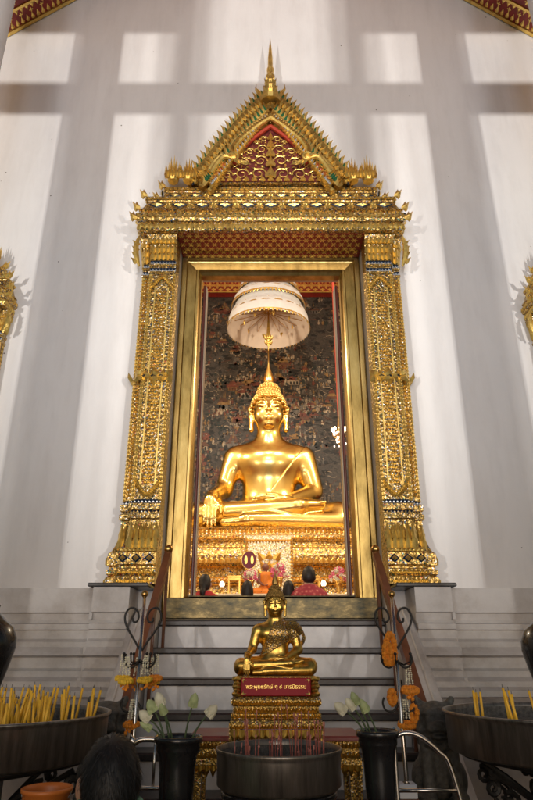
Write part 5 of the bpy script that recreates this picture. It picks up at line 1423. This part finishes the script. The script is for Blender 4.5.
# ---- steel barriers, bucket on its stool, small signs
t = thing('steel_barrier', 'chrome arched tube barrier between the kneeling person and the left vase', 'barrier', (-.55, -2.62, 0))
b = MB(); b.smooth = True
b.curve([(-.60, -2.62, 0), (-.60, -2.62, .80), (-.585, -2.62, .845), (-.55, -2.62, .862), (-.47, -2.62, .855), (-.415, -2.62, .82), (-.40, -2.62, .76), (-.40, -2.62, 0)], .011, 10); b.build('arched_tube', 'steel', t)
b = MB(); b.smooth = True; b.tube([(-.60, -2.62, .69), (-.40, -2.62, .69)], .008, 8); b.tube([(-.50, -2.62, .69), (-.50, -2.62, .858)], .006, 8); b.build('cross_bar', 'steel', t)
t = thing('steel_barrier', 'chrome curved tube barrier sweeping down to the right beside the right vase', 'barrier', (.62, -2.5, 0))
b = MB(); b.smooth = True
b.curve([(.50, -2.5, 0), (.50, -2.5, .82), (.515, -2.5, .86), (.56, -2.5, .872), (.62, -2.5, .855), (.69, -2.5, .80), (.73, -2.5, .745), (.78, -2.5, .5), (.84, -2.5, .0)], .010, 10); b.build('curved_tube', 'steel', t)
b = MB(); b.smooth = True; b.tube([(.50, -2.5, .66), (.75, -2.5, .66)], .008, 8); b.build('cross_bar', 'steel', t)
t = thing('stool', 'low dark wooden stool under the orange bucket, by the left candle basin', 'stool', (-.80, -3.1, 0))
b = MB(); b.bbox(-.93, -.67, -3.23, -2.97, .545, .58, .008); b.build('seat', 'wood', t)
for sx in (-1, 1):
    for sy in (-1, 1): b = MB(); b.bbox(-.80 + sx * .10 - .018, -.80 + sx * .10 + .018, -3.1 + sy * .10 - .018, -3.1 + sy * .10 + .018, 0, .545, .004); b.build('leg', 'wood', t)
t = thing('bucket', 'small orange plastic bucket beside the kneeling person at the bottom left', 'bucket', (-.775, -3.1, .581))
bx, by = -.775, -3.1
b = MB(); b.smooth = True; b.lathe([(.001, .477), (.062, .477), (.078, .66), (.084, .662), (.084, .672), (.078, .674), (.074, .66), (.06, .49), (.001, .488)], (bx, by, .105), 32, cap=False); b.build('pail', 'bucket', t)
b = MB(); b.smooth = True; b.tube([(bx + .082 * math.cos(a), by - .03 * math.sin(a), .77 - .05 * math.sin(a)) for a in [k * math.pi / 10 for k in range(11)]], .003, 6); b.build('handle', 'steel', t)
for i, (x, lab) in enumerate(((.475, 'small white card box at the bottom right beside the right vase, left one of two'), (.575, 'small white card box at the bottom right beside the steel barrier, right one of two'))):
    t = thing('donation_box', lab, 'box', (x, -2.3, 0), 'small white boxes by the right vase')
    b = MB(); b.bbox(x - .04, x + .04, -2.35, -2.27, .60, .655, .003); b.build('box_body', 'whiteshirt', t)
    b = MB(); b.box(x - .012, x + .012, -2.33, -2.29, .654, .6575); b.build('coin_slot', 'black', t)
    b = MB(); b.bbox(x - .048, x + .048, -2.36, -2.26, 0, .60, .006); b.build('stand', 'wood', t)

# ================================================================== LIGHT
world = bpy.data.worlds.new('World'); sc.world = world; world.use_nodes = True
nt = world.node_tree; bg = nt.nodes['Background']
sky = nt.nodes.new('ShaderNodeTexSky'); sky.sky_type = 'NISHITA'; sky.sun_disc = False
sky.sun_elevation = R(6); sky.sun_rotation = R(180); sky.altitude = 0
nt.links.new(sky.outputs['Color'], bg.inputs['Color']); bg.inputs['Strength'].default_value = .07
def aim(o, target): o.rotation_euler = (Vector(target) - o.location).to_track_quat('-Z', 'Y').to_euler()
def light(name, kind, loc, energy, col=(1, 1, 1), target=None, size=.1, **k):
    l = bpy.data.lights.new(name, kind); l.energy = energy; l.color = col
    if kind == 'SUN': l.angle = size
    else: l.shadow_soft_size = size
    for a, v in k.items(): setattr(l, a, v)
    o = bpy.data.objects.new(name, l); COL.objects.link(o); o.location = loc
    if target: aim(o, target)
    return o
light('sun', 'SUN', (0, -20, 6), .34, (.90, .94, 1), (0, 0, 1.5), R(30))
for sgn in (-1, 1):   # floodlights in the courtyard: a twin-headed lamp either side; the soft middle pair is added fill
    for dx in (-.08, .08):
        light('flood_or_fill', 'SPOT', (sgn * 6.6 + dx, -12, 2.0), 1560, (1, .955, .90), (-sgn * .3, 0, 7.3), .035, spot_size=R(60), spot_blend=.9)
for dx in (-1.5, 1.5): light('flood_or_fill', 'SPOT', (dx, -13, 2.0), 1040, (.79, .87, 1.0), (0, 0, 6.7), 1.0, spot_size=R(54), spot_blend=.8)  # added fill pair that lifts the shaded tone of the wall
for x, y, z, e, tg in ((-1.9, 1.6, 8.6, 500, (0, 6.4, 4.4)), (1.9, 1.6, 8.6, 500, (0, 6.4, 4.4)), (0, 1.4, 9.2, 330, (0, 7, 7.5)), (-2.4, 1.4, 3.6, 60, (0, 6, 4.2)), (2.4, 1.4, 3.6, 60, (0, 6, 4.2))):
    light('hall_fill_spot', 'SPOT', (x, y, z), e, (1, .91, .78), tg, .15, spot_size=R(70), spot_blend=.6)  # added hall lamps, unseen and without fixtures, brightening statue and parasol
light('hall_fill_point', 'POINT', (-3.6, 4, 6.5), 500, (1, .80, .55), None, .25); light('hall_fill_point', 'POINT', (3.6, 4, 6.5), 500, (1, .80, .55), None, .25)  # added unseen point lamps that brighten the hall, no fixture modelled
light('altar_fill_spot', 'SPOT', (0, 1.5, 5.6), 170, (1, .82, .55), (0, 5.2, 2.4), .12, spot_size=R(80), spot_blend=.6)  # added unseen lamp brightening the altar and throne front

# ================================================================== CAMERA AND RENDER SETTINGS
cam = bpy.data.cameras.new('camera'); co = bpy.data.objects.new('camera', cam); COL.objects.link(co)
co.location = (CX, -5.5, CH); co.rotation_euler = (math.pi / 2 + TILT, 0, 0)
cam.sensor_fit = 'VERTICAL'; cam.sensor_height = 36; cam.sensor_width = 24; cam.lens = F / 800 * 36; cam.clip_end = 500; cam.clip_start = .05
sc.camera = co
sc.view_settings.view_transform = 'Standard'; sc.view_settings.look = 'None'; sc.view_settings.gamma = 1; sc.view_settings.exposure = 0
sc.view_settings.use_curve_mapping = False
sc.render.engine = 'CYCLES'
sc.cycles.use_denoising = True
sc.cycles.max_bounces = 6; sc.cycles.sample_clamp_indirect = 6
